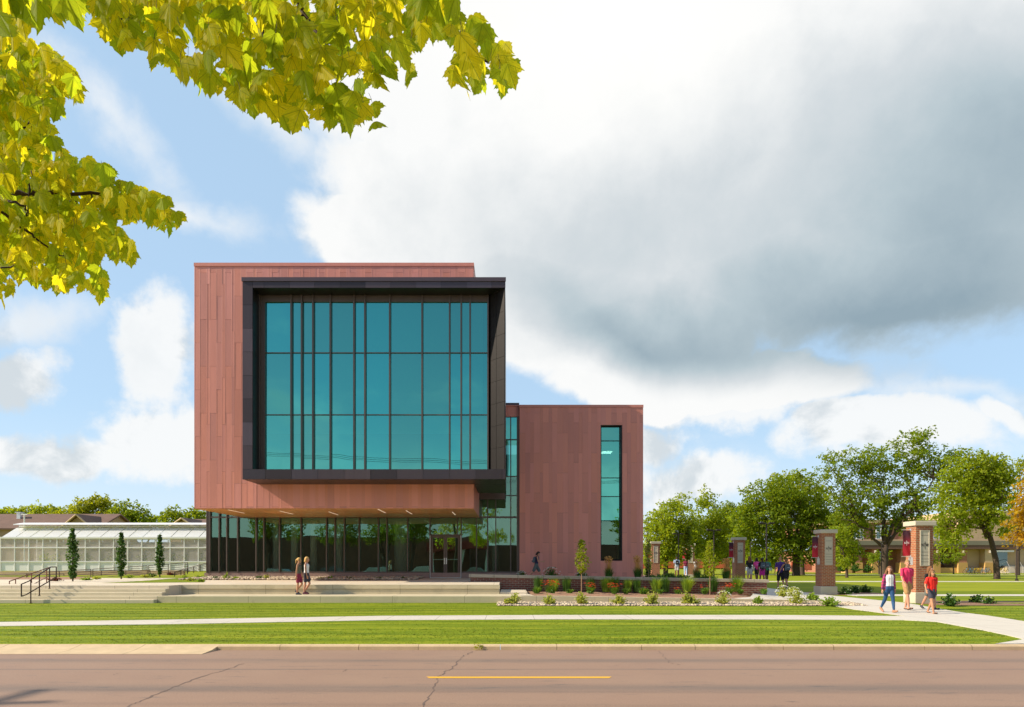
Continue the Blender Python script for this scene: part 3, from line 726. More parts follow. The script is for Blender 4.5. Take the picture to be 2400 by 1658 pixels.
for i in range(len(V)-1):
    for j in range(3):
        a, b = PX(V[i],Yg)+.03, PX(V[i+1],Yg)-.03
        if i == 0: a = PX(622,Yg)-.01
        m_ = MB(); ti = rr.uniform(-.003,.003); tj = rr.uniform(-.004,.004)
        m_.add([(a,Yg+ti,Hs[j]+.02),(b,Yg-ti,Hs[j]+.02),(b,Yg-ti+tj,Hs[j+1]-.02),(a,Yg+ti+tj,Hs[j+1]-.02)], [(0,1,2,3)], rr.random())
        m_.build('glass_pane', M['glass_up'], cw)
m_ = MB(); m_.box(GX0+.3,GX1-.3,Yg+.32,Yg+.33,PZ(1017,Yg+.3),FTi-.3); m_.build('roller_shade', M['shade'], bld)

# ground floor glazed block
YG = 41.3; ZG0, ZG1 = PZ(1341.5,YG), PZ(1212.8,YG)
XG0, XG1 = PX(487,YG), PX(1117,YG)
XR1 = PX(1217,YG)
ZF = PZ(978,YG)
m_ = MB(); # rear solid mass with a hollow front room
m_.box(XG0-.1,XR1,55,55.3,1,9.5); m_.box(XG0-.1,XG0+.05,YG+.15,55,1,9.5); m_.box(XG0-.1,X1+.3,YG+.1,55.3,9.5,9.8)
m_.box(X1+.1,XR1,YG+.15,55.3,ZF+.75,ZF+.9)
m_.build('rear_walls', M['plum'], bld)
m_ = MB(); m_.box(XG0+.05,8.0,YG+.1,54.9,1.0,1.28); m_.build('interior_floor', M['intfloor'], bld)
m_ = MB(); m_.box(XG0+.06,XG1,YG+.2,54.9,ZB+.6,ZB+.7); m_.build('interior_ceiling', M['intwall'], bld)
m_ = MB(); m_.box(XG0+.06,7.9,50.0,50.2,1.28,10); m_.build('interior_back_wall', M['intwall'], bld)
for q in (500,640,690,735,790,935,1160):
    m_ = MB(); xx = PX(q,44.5); m_.tube([(xx,44.5+(q%3)*.6,1.28),(xx,44.5+(q%3)*.6,ZB+.6)], .22 if q != 935 else .5, 16); m_.build('interior_column', M['intcol'], bld, smooth=True)
m_ = MB(); m_.box(PX(480,YG-.05),XR1-.02,YG-.12,YG+.3,1.0,ZG0-.03)
m_.build('plinth', M['plinth'], bld)
Vl = [487,515.5,533.5,558.8,602,620,656.8,706.7,766.6,786.3,808.1,842.8,887.5,907.5,956,1008,1081,1117]
Vr = [1117,1143,1162,1197,1215.5]
m_ = MB()
zt = 6.5
for q in Vl+Vr[1:]:
    xx = PX(q,YG); top = zt if q < 560 else (ZG1+.25 if q < 1117 else ZF)
    z0 = ZG0-.03 if q not in (1008,1081) else 1.12
    m_.box(xx-.032, xx+.032, YG-.16, YG+.08, z0, top)
m_.box(PX(486,YG), PX(495,YG), YG-.14, YG+.1, ZG0-.03, zt+.02)
xx = PX(1072,YG); m_.box(xx-.03,xx+.03,YG-.12,YG+.06,PZ(1256,YG),ZG1-.01)
m_.box(PX(487,YG),PX(1215,YG),YG-.1,YG+.07,ZG1-.05,ZG1+.05); m_.box(PX(487,YG),PX(1008,YG),YG-.13,YG+.07,ZG0-.03,ZG0+.04); m_.box(PX(1081,YG),PX(1215,YG),YG-.13,YG+.07,ZG0-.03,ZG0+.04)
m_.box(PX(1009,YG)+.03,PX(1081,YG)-.04,YG-.13,YG+.06,PZ(1256,YG),PZ(1253,YG))
for py in (1031,1117,1162): m_.box(PX(1143,YG) if py < 1160 else XG1,PX(1215,YG),YG-.09,YG+.06,PZ(py,YG)-.025,PZ(py,YG)+.025)
m_.box(XG1,PX(1184,YG),YG-.3,YG-.2,PZ(1172,YG),PZ(1158,YG)+.4)
m_.box(PX(1211,YG),PX(1217.5,YG),YG-.15,YG+.1,ZG0-.03,ZF)
gf = m_.build('ground_floor_frame', M['mull'], bld)
def pane(a, b, z0, z1, y=YG, par=gf, mat='glass_lo', s=.003):
    m_ = MB(); ti = rr.uniform(-s,s); tj = rr.uniform(-s,s)
    m_.add([(a,y+ti,z0),(b,y-ti,z0),(b,y-ti+tj,z1),(a,y+ti+tj,z1)], [(0,1,2,3)], rr.random()); return m_.build('glass_pane', M[mat], par)
for a, b in zip(Vl, Vl[1:]):
    if a == 1008: pane(PX(a,YG)+.03,PX(1072,YG)-.03,PZ(1253,YG),ZG1-.04); pane(PX(1072,YG)+.03,PX(b,YG)-.03,PZ(1253,YG),ZG1-.04); continue
    pane(PX(a,YG)+.03, PX(b,YG)-.03, ZG0+.03, ZG1-.04)
    if b < 565: pane(PX(a,YG)+.03, PX(b,YG)-.03, ZG1+.04, zt)
for a, b in zip(Vr, Vr[1:]):
    zs = [ZG0, ZG1, PZ(1162,YG), PZ(1117,YG), PZ(1031,YG), ZF]
    for c, d in zip(zs, zs[1:]): pane(PX(a,YG)+.03, PX(b,YG)-.03, c+.03, d-.03, mat='glass_lo' if c < PZ(1120,YG) else 'glass_up')
# red fascia over the tall glass slot
cladding('slot_fascia', XG1, PX(1217,YG), ZF, PZ(953.5,YG), YG-.06, M['red'], bld, seed=9)
m_ = MB(); m_.box(XG1,PX(1217,YG),YG-.06,YG+.2,ZF,PZ(951,YG)); m_.box(XG1,PX(1217,YG),YG-.14,YG-.062,PZ(953.5,YG),PZ(951,YG)); m_.build('slot_coping', M['red'], bld)
# entrance doors
dr = MB(); xa, xb = PX(1009,YG)+.05, PX(1080,YG)-.06; zd0, zd1 = 1.125, PZ(1256,YG); xm = (xa+xb)/2
for a, b, hand in ((xa,xm-.004,1),(xm+.004,xb,0)):
    m_ = MB(); y0, y1 = YG-.10, YG-.04
    m_.box(a,a+.11,y0,y1,zd0,zd1-.01); m_.box(b-.11,b,y0,y1,zd0,zd1-.01); m_.box(a+.11,b-.11,y0,y1,zd0,zd0+.22); m_.box(a+.11,b-.11,y0,y1,zd1-.13,zd1-.01)
    d_ = m_.build('door', M['mull'], bld)
    pane(a+.11,b-.11,zd0+.22,zd1-.13,YG-.07,d_)
    m_ = MB(); hx = b-.085 if hand else a+.02; m_.bbox(hx,hx+.065,y0-.035,y0-.003,PZ(1323,YG),PZ(1308,YG),.008); m_.build('push_plate', M['stain'], d_)
    m_ = MB(); m_.box(a+.12,b-.12,y1-.01,y1+.03,PZ(1312.5,YG),PZ(1311,YG)); m_.build('crash_bar', M['stain'], d_)
m_ = MB(); m_.box(PX(1008.2,YG),PX(1009.6,YG),YG-.185,YG-.162,zd0,zd1); m_.box(PX(1080,YG),PX(1081.4,YG),YG-.185,YG-.162,zd0,zd1); m_.box(PX(1009.7,YG),PX(1079.9,YG),YG-.185,YG-.11,zd0-.0,zd0+.035)
m_.build('door_surround_trim', M['stain'], bld)
# right wing
YW = 41.0; WX0, WX1 = PX(1217.8,YW), PX(1507,YW); WT = PZ(949.5,YW); WB = 1.05
hx0, hx1, hz0, hz1 = PX(1409,YW), PX(1455.3,YW), PZ(1314.7,YW), PZ(996.8,YW)
m_ = MB(); m_.box(WX0+.01,hx0,YW,YW+.5,WB,WT-.05); m_.box(hx1,WX1-.01,YW,YW+.5,WB,WT-.05); m_.box(hx0,hx1,YW,YW+.5,WB,hz0); m_.box(hx0,hx1,YW,YW+.5,hz1,WT-.05)
m_.box(WX0+.01,WX0+.2,YW+.5,50,WB,WT-.05); m_.box(WX1-.2,WX1-.01,YW+.5,50,WB,WT-.05); m_.box(WX0+.2,WX1-.2,49.8,50,WB,WT-.05); m_.box(WX0+.2,WX1-.2,YW+.5,49.8,WT-.4,WT-.05)
m_.build('wing_walls', M['dark'], bld)
cladding('wing_cladding', WX0, WX1, WB, WT-.16, YW, M['red'], bld, holes=[(hx0,hx1,hz0,hz1)], seed=21, cw=[.35,.29,.22,.36,.18,.36,.2,.3,.35,.3])
m_ = MB(); m_.box(WX0-.02,WX1+.02,YW-.05,YW+.25,WT-.16,WT); m_.box(WX1-.2,WX1+.02,YW+.25,50,WT-.16,WT); m_.box(WX0-.02,WX0+.2,YW+.25,50,WT-.16,WT)
m_.build('wing_coping', M['red'], bld)
m_ = MB()
for k in range(20): m_.box(WX1-.01, WX1+.012, YW+.01+k*.45, YW+(k+1)*.45-.01, WB, WT-.17)
m_.build('wing_side_cladding', M['red'], bld)
m_ = MB(); yw = YW+.32
gx0, gx1 = hx0+.02, hx1-.02
for py in (1034,1120.7,1164.4,1221): m_.box(gx0,gx1,yw-.05,yw+.05,PZ(py,yw)-.022,PZ(py,yw)+.022)
m_.box(hx0,hx0+.05,yw-.06,yw+.06,hz0,hz1); m_.box(hx1-.05,hx1,yw-.06,yw+.06,hz0,hz1); m_.box(hx0+.05,hx1-.05,yw-.06,yw+.06,hz0,hz0+.08); m_.box(hx0+.05,hx1-.05,yw-.06,yw+.06,hz1-.06,hz1)
m_.box(hx0+.001,hx0+.012,YW-.02,yw-.06,hz0+.01,hz1-.01); m_.box(hx1-.012,hx1-.001,YW-.02,yw-.06,hz0+.01,hz1-.01); m_.box(hx0+.013,hx1-.013,YW-.02,yw-.06,hz1-.012,hz1-.001); m_.box(hx0+.013,hx1-.013,YW-.03,yw-.06,hz0+.001,hz0+.014)
wf = m_.build('wing_window_frame', M['dark'], bld)
zs = [hz0+.08]+[PZ(q,yw) for q in (1221,1164.4,1120.7,1034)]+[hz1-.06]
for i, (c, d) in enumerate(zip(zs, zs[1:])): pane(hx0+.05,hx1-.05,c+.02,d-.02,yw,wf,'glass_lo' if i < 1 else 'glass_up')
zc_ = 9.02
m_ = MB(); m_.box(WX0+.2,WX1-.2,YW+.52,49.7,zc_,zc_+.1); m_.build('wing_ceiling', M['intcol'], bld)
for (pa, pb, y0, y1) in ((1411,1434,42.7,43.5),(1402,1418,45.3,46.1)):
    m_ = MB(); m_.box(PX(pa,42.9),PX(pb,42.9),y0,y1,zc_-.02,zc_-.004); m_.build('ceiling_light', M['lampw'], bld)
# ================================================================== GATE PILLARS
def emblem(m_, x0, z0, s, y, d=.006):
    """serif N, long cross, serif W in flat strokes, s = letter height; facing -y"""
    def st(a, b, w):
        a = Vector(a); b = Vector(b); n_ = Vector((-(b-a).y, (b-a).x)).normalized()*w/2
        p = [a+n_, a-n_, b-n_, b+n_]
        vs = [(x0+q.x*s, y, z0+q.y*s) for q in p] + [(x0+q.x*s, y+d, z0+q.y*s) for q in p]
        m_.add(vs, [(0,1,2,3),(7,6,5,4),(0,4,5,1),(1,5,6,2),(2,6,7,3),(3,7,4,0)], .5)
    for a, b, w in [((-1.35,0),(-1.35,1),.10),((-1.35,1),(-.62,0),.22),((-.62,0),(-.62,1),.10),((-1.52,0),(-1.18,0),.07),((-1.55,1),(-1.2,1),.07),((-.8,1),(-.45,1),.07),
                    ((.42,1),(.70,0),.20),((.70,0),(.95,.85),.09),((.90,1),(1.17,0),.20),((1.17,0),(1.50,1),.09),((.28,1),(.60,1),.07),((.78,1),(1.08,1),.07),((1.36,1),(1.66,1),.07),
                    ((0,-.85),(0,.5),.12),((0,.5),(0,1.75),.17),((-.32,1.12),(.32,1.12),.12),((0,-.85),(0,-1.15),.06),((0,1.75),(0,1.95),.08)]: st(a, b, w)
PD = 28.6; PW = .73
def make_pillar(label):
    t_ = thing('gate_pillar', label, 'brick pillar', (0,0,0), 0, 'brick gate pillars along the campus walk')
    w = PW/2
    m_ = MB(); m_.bbox(-w-.075,w+.075,-.075,PW+.075,-.3,.44,.015); m_.build('stone_base', M['stone'], t_)
    m_ = MB(); m_.box(-w,w,0,PW,.44,3.24); m_.build('brick_shaft', M['brickp'], t_)
    m_ = MB(); m_.bbox(-w-.085,w+.085,-.085,PW+.085,3.24,3.44,.02); m_.build('stone_cap', M['stone'], t_)
    m_ = MB(); z0, z1, pw = 1.56, 3.06, .2
    m_.box(-pw,pw,-.012,.0,z0,z1)
    for a in (-pw,pw-.035): m_.box(a,a+.035,-.03,-.012,z0,z1)
    for a in (z0,z1-.035): m_.box(-pw+.035,pw-.035,-.03,-.012,a,a+.035)
    pl = m_.build('stone_panel', M['stone'], t_)
    m_ = MB()
    for a in (1.72,1.84,1.99,2.13,2.83): m_.box(-pw+.04,pw-.04,-.0145,-.0125,a,a+.016)
    m_.build('panel_joint', M['crack'], pl)
    m_ = MB(); emblem(m_, 0, 2.38, .105, -.02); m_.build('emblem', M['lampm'], pl)
    m_ = MB(); bx0, bx1, by = -w-.34, -w-.03, PW*.5
    nx_, nz2 = 6, 20; vs = []
    for j in range(nz2+1):
        for i in range(nx_+1):
            vs.append((lerp(bx0,bx1,i/nx_), by+.012*math.sin(i*1.1+j*.35), lerp(1.98,3.06,j/nz2)))
    for q in range(len(vs)): vs.append((vs[q][0], vs[q][1]+.006, vs[q][2]))
    k_ = (nx_+1)*(nz2+1)
    fs = [(j*(nx_+1)+i, j*(nx_+1)+i+1, (j+1)*(nx_+1)+i+1, (j+1)*(nx_+1)+i) for j in range(nz2) for i in range(nx_)]
    m_.add(vs, fs+[tuple(k_+i for i in reversed(f)) for f in fs], .5)
    bn = m_.build('banner', M['banner'], t_, smooth=True)
    m_ = MB(); emblem(m_, (bx0+bx1)/2, 2.5, .07, by-.022); m_.build('emblem', M['white'], bn)
    for z_ in (1.955,3.085):
        m_ = MB(); m_.tube([(bx0-.05,by,z_),(-w+.001,by,z_)],.014,8); m_.box(-w-.02,-w+.0,by-.05,by+.05,z_-.06,z_+.06); m_.build('banner_rod', M['stain'], t_)
    m_ = MB(); m_.box(-w-.012,-w,PW*.5-.16,PW*.5+.16,1.60,1.92); m_.build('side_plaque', M['stain'], t_)
    return t_
pp = make_pillar('tallest-looking sunlit brick gate pillar right behind the man in the pink shirt')
X1p = 17.38
pp.location = (X1p, PD, zg(0,PD))
dup(pp, (PX(1942,36.),36.,zg(0,36)), 0, 'shaded brick gate pillar with dark banner standing just left of the walkers, beside the walk')
dup(pp, (PX(1735,50.2),50.2,zg(0,50)), 0, 'mid-distance brick gate pillar behind the right part of the garden wall, orange post at its left')
dup(pp, (PX(1619,66),66,zg(0,66)), 0, 'farthest slim brick gate pillar half hidden behind a young tree above the garden wall')
dup(pp, (PX(1537,60),60,zg(0,60)), 0, 'brick gate pillar peeking out beside the right edge of the metal wing')

# ================================================================== GREENHOUSE, HOUSES
DG = 60.; gh = thing('greenhouse', 'long white glass greenhouse with opened ridge vent left of the building', 'greenhouse', (0,0,0))
gz0, gz1, gzt = 1.35, PZ(1262,DG), PZ(1232,DG+2.3)
gx0_, gx1_ = PX(2,DG), -14.
bay = 33.1/F*DG
m_ = MB(); nb = int((gx1_-gx0_)/bay)+1
zr = [PZ(1317,DG), PZ(1284,DG), gz1]
for i in range(nb+1):
    xx = gx0_+i*bay; m_.box(xx-.035,xx+.035,DG-.06,DG+.05,gz0,gz1)
    m_.tube([(xx,DG-.02,gz1),(xx,DG+2.3,gzt-.12)],.035,4); m_.box(xx-.03,xx+.03,DG+4.55,DG+4.65,gz0,gz1); m_.tube([(xx,DG+4.6,gz1),(xx,DG+2.3,gzt-.12)],.035,4)
for z_ in zr: m_.box(gx0_,gx1_,DG-.07,DG+.02,z_-.05,z_+.05)
m_.box(gx0_,gx1_,DG-.13,DG-.02,gz1-.02,gz1+.12); m_.box(gx0_,gx1_,DG+2.2,DG+2.4,gzt-.16,gzt-.02)
m_.build('white_frame', M['white'], gh)
for k, (za, zb, mt) in enumerate([(gz0,zr[0],'white'),(zr[0],zr[1],'ghglass'),(zr[1],zr[2],'ghglass')]):
    m_ = MB()
    for i in range(nb):
        a = gx0_+i*bay+.04; m_.box(a,a+bay-.08,DG-.0,DG+.012,za+.05,zb-.05)
    m_.build('base_panels' if k == 0 else 'wall_glazing', M[mt], gh)
m_ = MB()
for i in range(nb):
    a = gx0_+i*bay+.03; b = a+bay-.06
    m_.quad((a,DG-.02,gz1+.06),(b,DG-.02,gz1+.06),(b,DG+1.85,lerp(gz1,gzt,.8)),(a,DG+1.85,lerp(gz1,gzt,.8)))
    m_.quad((a,DG+4.6,gz1+.04),(a,DG+2.4,gzt-.1),(b,DG+2.4,gzt-.1),(b,DG+4.6,gz1+.04))
m_.build('roof_glazing', M['ghroof'], gh)
m_ = MB()
m_.add([(gx0_+.2,DG+1.2,gzt-.02),(gx1_,DG+1.2,gzt-.02),(gx1_,DG+2.5,gzt+.20),(gx0_+.2,DG+2.5,gzt+.20),(gx0_+.2,DG+1.2,gzt+.05),(gx1_,DG+1.2,gzt+.05),(gx1_,DG+2.5,gzt+.26),(gx0_+.2,DG+2.5,gzt+.26)],
       [(0,3,2,1),(4,5,6,7),(0,1,5,4),(1,2,6,5),(2,3,7,6),(3,0,4,7)]); m_.build('ridge_vent', M['white'], gh)
m_ = MB(); m_.add([(gx0_,DG,gz0),(gx0_,DG+4.6,gz0),(gx0_,DG+4.6,gz1),(gx0_,DG+2.3,gzt-.1),(gx0_,DG,gz1)], [(0,1,2,3,4)]); m_.build('gable_glazing', M['ghglass'], gh)
m_ = MB(); m_.box(gx0_+.2,gx1_,DG+4.3,DG+4.5,gz0,gz1-.2); m_.build('rear_curtain', M['ghcur'], gh)
for i in range(9):
    xx = gx0_+2+i*2.9; m_ = MB(); m_.box(xx,xx+1.9,DG+1.6,DG+2.6,2.2,2.27)
    for (a, b) in ((0,0),(1.85,0),(0,.95),(1.85,.95)): m_.box(xx+a,xx+a+.05,DG+1.6+b,DG+1.65+b,gz0,2.2)
    bn_ = m_.build('growing_bench', M['stain'], gh)
    m_ = MB()
    for k in range(140):
        c = Vector((xx+R.uniform(.1,1.8),DG+1.6+R.uniform(.1,.9),2.27+R.random()**2*.7)); a_ = Vector((R.gauss(0,1),R.gauss(0,1),R.gauss(0,1))).normalized()*.10; b_ = Vector((R.gauss(0,1),R.gauss(0,1),R.gauss(0,1))).normalized()*.07
        m_.quad(c-a_,c-b_,c+a_,c+b_)
    m_.build('greenery', M['fol_m'], bn_)['kind'] = 'stuff'
def gable_house(label, x0, x1, D, dep, z0, zw, zr_, gable=None, vent=None):
    h = thing('house', label, 'house', (0,0,0), 0, 'brown-roofed houses behind the greenhouse')
    m_ = MB(); m_.box(x0,x1,D,D+dep,z0,zw); m_.build('wall', M['siding'], h)
    m_ = MB(); o = .5
    for s in (0,1):
        ya, yb = (D-o, D+dep/2) if s == 0 else (D+dep+o, D+dep/2)
        m_.add([(x0-o,ya,zw-.1),(x1+o,ya,zw-.1),(x1+o,yb,zr_),(x0-o,yb,zr_),(x0-o,ya,zw-.3),(x1+o,ya,zw-.3),(x1+o,yb,zr_-.2),(x0-o,yb,zr_-.2)],[(0,1,2,3),(4,7,6,5),(0,4,5,1),(0,3,7,4),(1,5,6,2)])
    rf = m_.build('roof', M['roof'], h)
    for xx in (x0,x1):
        m_ = MB(); m_.add([(xx,D,zw),(xx,D+dep,zw),(xx,D+dep/2,zr_-.2)],[(0,1,2)]); m_.build('gable_end', M['siding'], h)
    if gable:
        ga, gb, gz_ = gable; gm = (ga+gb)/2
        m_ = MB(); m_.add([(ga,D-1.2,zw),(gb,D-1.2,zw),(gm,D-1.2,gz_-.25)],[(0,1,2)]); m_.box(ga,gb,D-1.2,D,z0,zw); m_.build('front_gable', M['siding'], h)
        m_ = MB()
        for a in (ga-.6,gb+.6):
            m_.add([(a,D-1.7,zw-.3),(gm,D-1.7,gz_),(gm,D+dep/2,gz_),(a,D+2,zw-.3),(a,D-1.7,zw-.5),(gm,D-1.7,gz_-.2),(gm,D+dep/2,gz_-.2),(a,D+2,zw-.5)],[(0,1,2,3),(4,7,6,5),(0,4,5,1)])
        m_.build('gable_roof', M['roof'], h)
        m_ = MB()
        for a in (ga-.6,gb+.6): m_.tube([(a,D-1.74,zw-.4),(gm,D-1.74,gz_-.1)],.11,4)
        m_.build('barge_board', M['cream'], h)
    if vent:
        m_ = MB(); vx, vy, vz = vent; m_.box(vx-.25,vx+.25,vy,vy+.5,vz-.8,vz+.35); m_.box(vx-.4,vx+.4,vy-.15,vy+.65,vz+.35,vz+.45); m_.build('roof_vent', M['stain'], rf)
    for xx in (x0+2.2, x0+7.5):
        if xx < x1-2:
            m_ = MB(); m_.box(xx,xx+1.3,D-.05,D+.0,z0+1.1,z0+2.4); f_ = m_.build('window', M['white'], h)
            m_ = MB(); m_.box(xx+.1,xx+.6,D-.07,D-.055,z0+1.2,z0+2.3); m_.box(xx+.7,xx+1.2,D-.07,D-.055,z0+1.2,z0+2.3); m_.build('window_glass', M['winhall'], f_)
    return h
DH = 92
gable_house('brown-roofed tan house with front gable and roof vent, far left behind the greenhouse', PX(-260,DH), PX(226,DH), DH, 10, 1.35, PZ(1237,DH), PZ(1205,DH+5), (PX(152,DH-1.2),PX(216,DH-1.2),PZ(1207,DH)), (PX(43,DH+3),DH+3,PZ(1208,DH+3)))
gable_house('low tan house gable showing between greenhouse ridge and red building', PX(400,88), PX(600,88), 88, 10, 1.35, PZ(1236,88), PZ(1217,93), (PX(402,86.8),PX(458,86.8),PZ(1214,87)))
m_ = MB(); dd = 75; m_.tube([(PX(57,dd),dd,1.35),(PX(57,dd),dd,PZ(1206,dd))],.06,8); m_.tube([(PX(50,dd),dd,PZ(1206,dd)),(PX(64,dd),dd,PZ(1206,dd))],.05,6)
tag(m_.build('light_pole', M['white']), 'thin white light pole rising above the greenhouse ridge in front of the brown roof', 'pole')

# ================================================================== RAILINGS
def rail_panel(name, label, P0, P1, h0, h1, nb_, group=None, mat='rail', n=1, cap=True, r=.022):
    """P0,P1 = 3D base points; h = heights; nb_ = intermediate rails; n = bays between posts"""
    t_ = thing(name, label, 'railing', (0,0,0), 0, group)
    P0 = Vector(P0); P1 = Vector(P1); up = Vector((0,0,1))
    for k in range(n+1):
        b = P0.lerp(P1, k/n); h = lerp(h0,h1,k/n); m_ = MB(); m_.tube([b-up*.05,b+up*h],r,6); m_.build('post', M[mat], t_)
    m_ = MB(); m_.tube([P0+up*h0,P1+up*h1],r*1.1,6); m_.build('top_rail', M[mat], t_)
    for j in range(nb_):
        f = (j+1)/(nb_+1); m_ = MB(); m_.tube([P0+up*h0*f,P1+up*h1*f],r*.7,5); m_.build('rail', M[mat], t_)
    return t_
DR = 44.
def rp(pxa, pya, pyb, pxb, pyc, pyd, label, D=DR, nb_=4, n=1, D2=None):
    D2 = D2 or D
    rail_panel('ramp_railing', label, W(pxa,pyb,D), W(pxb,pyd,D2), (pyb-pya)/F*D, (pyd-pyc)/F*D2, nb_, 'brown ramp railings in front of the greenhouse', 'rail', n)
rp(-90,1350,1376,62,1344.5,1372,'low brown ramp railing at the far left edge behind the stair handrail', 42, n=2)
rp(65,1344,1372,213,1334.5,1361,'brown ramp railing between the stair handrail and the tallest columnar tree', 43, n=2)
rp(217.5,1334.5,1360,345,1326.5,1350,'brown ramp railing rising from the first to the middle columnar tree', 44, n=2)
rp(348.5,1326,1350,440,1319,1342,'brown ramp railing behind the columnar tree nearest the building', 45, n=2)
rp(409,1341,1350,484,1320,1335,'short steep brown ramp railing right beside the glazed corner', 40, n=5, nb_=3)
rp(180,1339,1357,352,1337,1352,'lower inner brown ramp railing in front of the tan ramp wall', 47, n=3, nb_=3)
rp(0,1349,1371,150,1346,1366,'rear brown ramp railing behind the left stair handrail', 47, n=4, nb_=3)
m_ = MB(); m_.prism([(PX(-200,48),48),(PX(430,48),48),(PX(430,48),48.3),(PX(-200,48),48.3)], .8, lambda x_,y_: lerp(PZ(1341,48),PZ(1337,48),(x_+42)/20))
tag(m_.build('ramp_wall', M['cream']), 'low tan ramp wall behind the brown railings below the greenhouse', 'wall')
def handrail(name, label, X, y0, y1, z0, z1, posts, mat):
    t_ = thing(name, label, 'handrail', (0,0,0), 0, 'metal stair handrails on the wide steps')
    hz = .85; lowz = .40
    top = [(X,y0,z0+hz-.06),(X,y0+.12,z0+hz-.03),(X,y0+.45,z0+hz+.06),(X,y1-.35,z1+hz),(X,y1,z1+hz+.0)]
    low = [(X,y0,z0+lowz-.10),(X,y0+.25,z0+lowz-.06),(X,y1,z1+lowz)]
    m_ = MB(); m_.tube(top,.024,8); m_.build('top_rail', M[mat], t_)
    m_ = MB(); m_.tube(low,.024,8); m_.build('lower_rail', M[mat], t_)
    for yy, za, zb in ((y0,low[0][2],top[0][2]),(y1,low[-1][2],top[-1][2])):
        m_ = MB(); m_.tube([(X,yy,za),(X,yy,zb)],.024,8); m_.build('end_loop', M[mat], t_)
    for yy, zz in posts:
        f = (yy-y0)/(y1-y0); zt_ = interp([(y0,top[0][2]),(y0+.45,top[2][2]),(y1-.35,top[3][2]),(y1,top[4][2])], yy)
        m_ = MB(); m_.tube([(X,yy,zz-.02),(X,yy,zt_)],.024,8); m_.tube([(X,yy,zz),(X,yy,zz+.015)],.06,10); m_.build('post', M[mat], t_)
handrail('stair_handrail', 'dark brown metal handrail climbing the wide steps, nearest the lawn', -20.0, 27.95, 30.1, .33, .97, [(28.5,.31),(29.02,.59),(29.66,.87)], 'rail')
rr2 = thing('stair_handrail', 'reddish sunlit metal handrail just behind the dark one on the plaza', 'handrail', (0,0,0), 0, 'metal stair handrails on the wide steps')
A = W(22,1363,31.5); B = W(118,1329.5,34.4)
m_ = MB(); m_.tube([A,B,W(128,1329.5,34.6)],.024,8); m_.build('top_rail', M['rail_sunlit'], rr2)
m_ = MB(); m_.tube([A+Vector((.6,.6,-.2)),B+Vector((0,0,-.42))],.02,8); m_.build('lower_rail', M['rail_sunlit'], rr2)
for f in (0,.14,.52,.9):
    p = A.lerp(B,f); m_ = MB(); m_.tube([(p.x,p.y,.99),p],.022,8); m_.build('post', M['rail_sunlit'], rr2)

# ================================================================== TREES
def leafquads(m_, c, rad, n, size, rr, droop=.3, up=None):
    for _ in range(n):
        while 1:
            p = Vector((rr.uniform(-1,1),rr.uniform(-1,1),rr.uniform(-1,1)))
            if p.length < 1: break
        q = c + Vector((p.x*rad,p.y*rad,p.z*rad*.7))
        nrm = (Vector((rr.gauss(0,.6),rr.gauss(0,.6),rr.gauss(.45,.5)))+p*.5)
        if nrm.length < .05: nrm = Vector((0,0,1))
        nrm.normalize(); a = nrm.cross(Vector((rr.gauss(0,1),rr.gauss(0,1),rr.gauss(0,1)))).normalized(); b = nrm.cross(a)
        s = size*rr.uniform(.6,1.25); a *= s*.55; b *= s*.38
        m_.add([q-a, q-b*.9+nrm*s*.06, q+a, q+b], [(0,1,2,3)], rr.random())
def limb(m_, a, b, r0, r1, rr, seg=6, wob=.12, n=6):
    a = Vector(a); b = Vector(b); L = (b-a).length
    pts = []; rs = []
    for i in range(n+1):
        t_ = i/n; p = a.lerp(b, t_) + Vector((0,0,1))*L*.10*math.sin(t_*math.pi)
        if 0 < i < n: p += Vector((rr.gauss(0,1),rr.gauss(0,1),rr.gauss(0,.5)))*L*wob*.35
        pts.append(p); rs.append(lerp(r0,r1,t_**.8))
    m_.tube(pts, rs, seg, caps=True); return pts
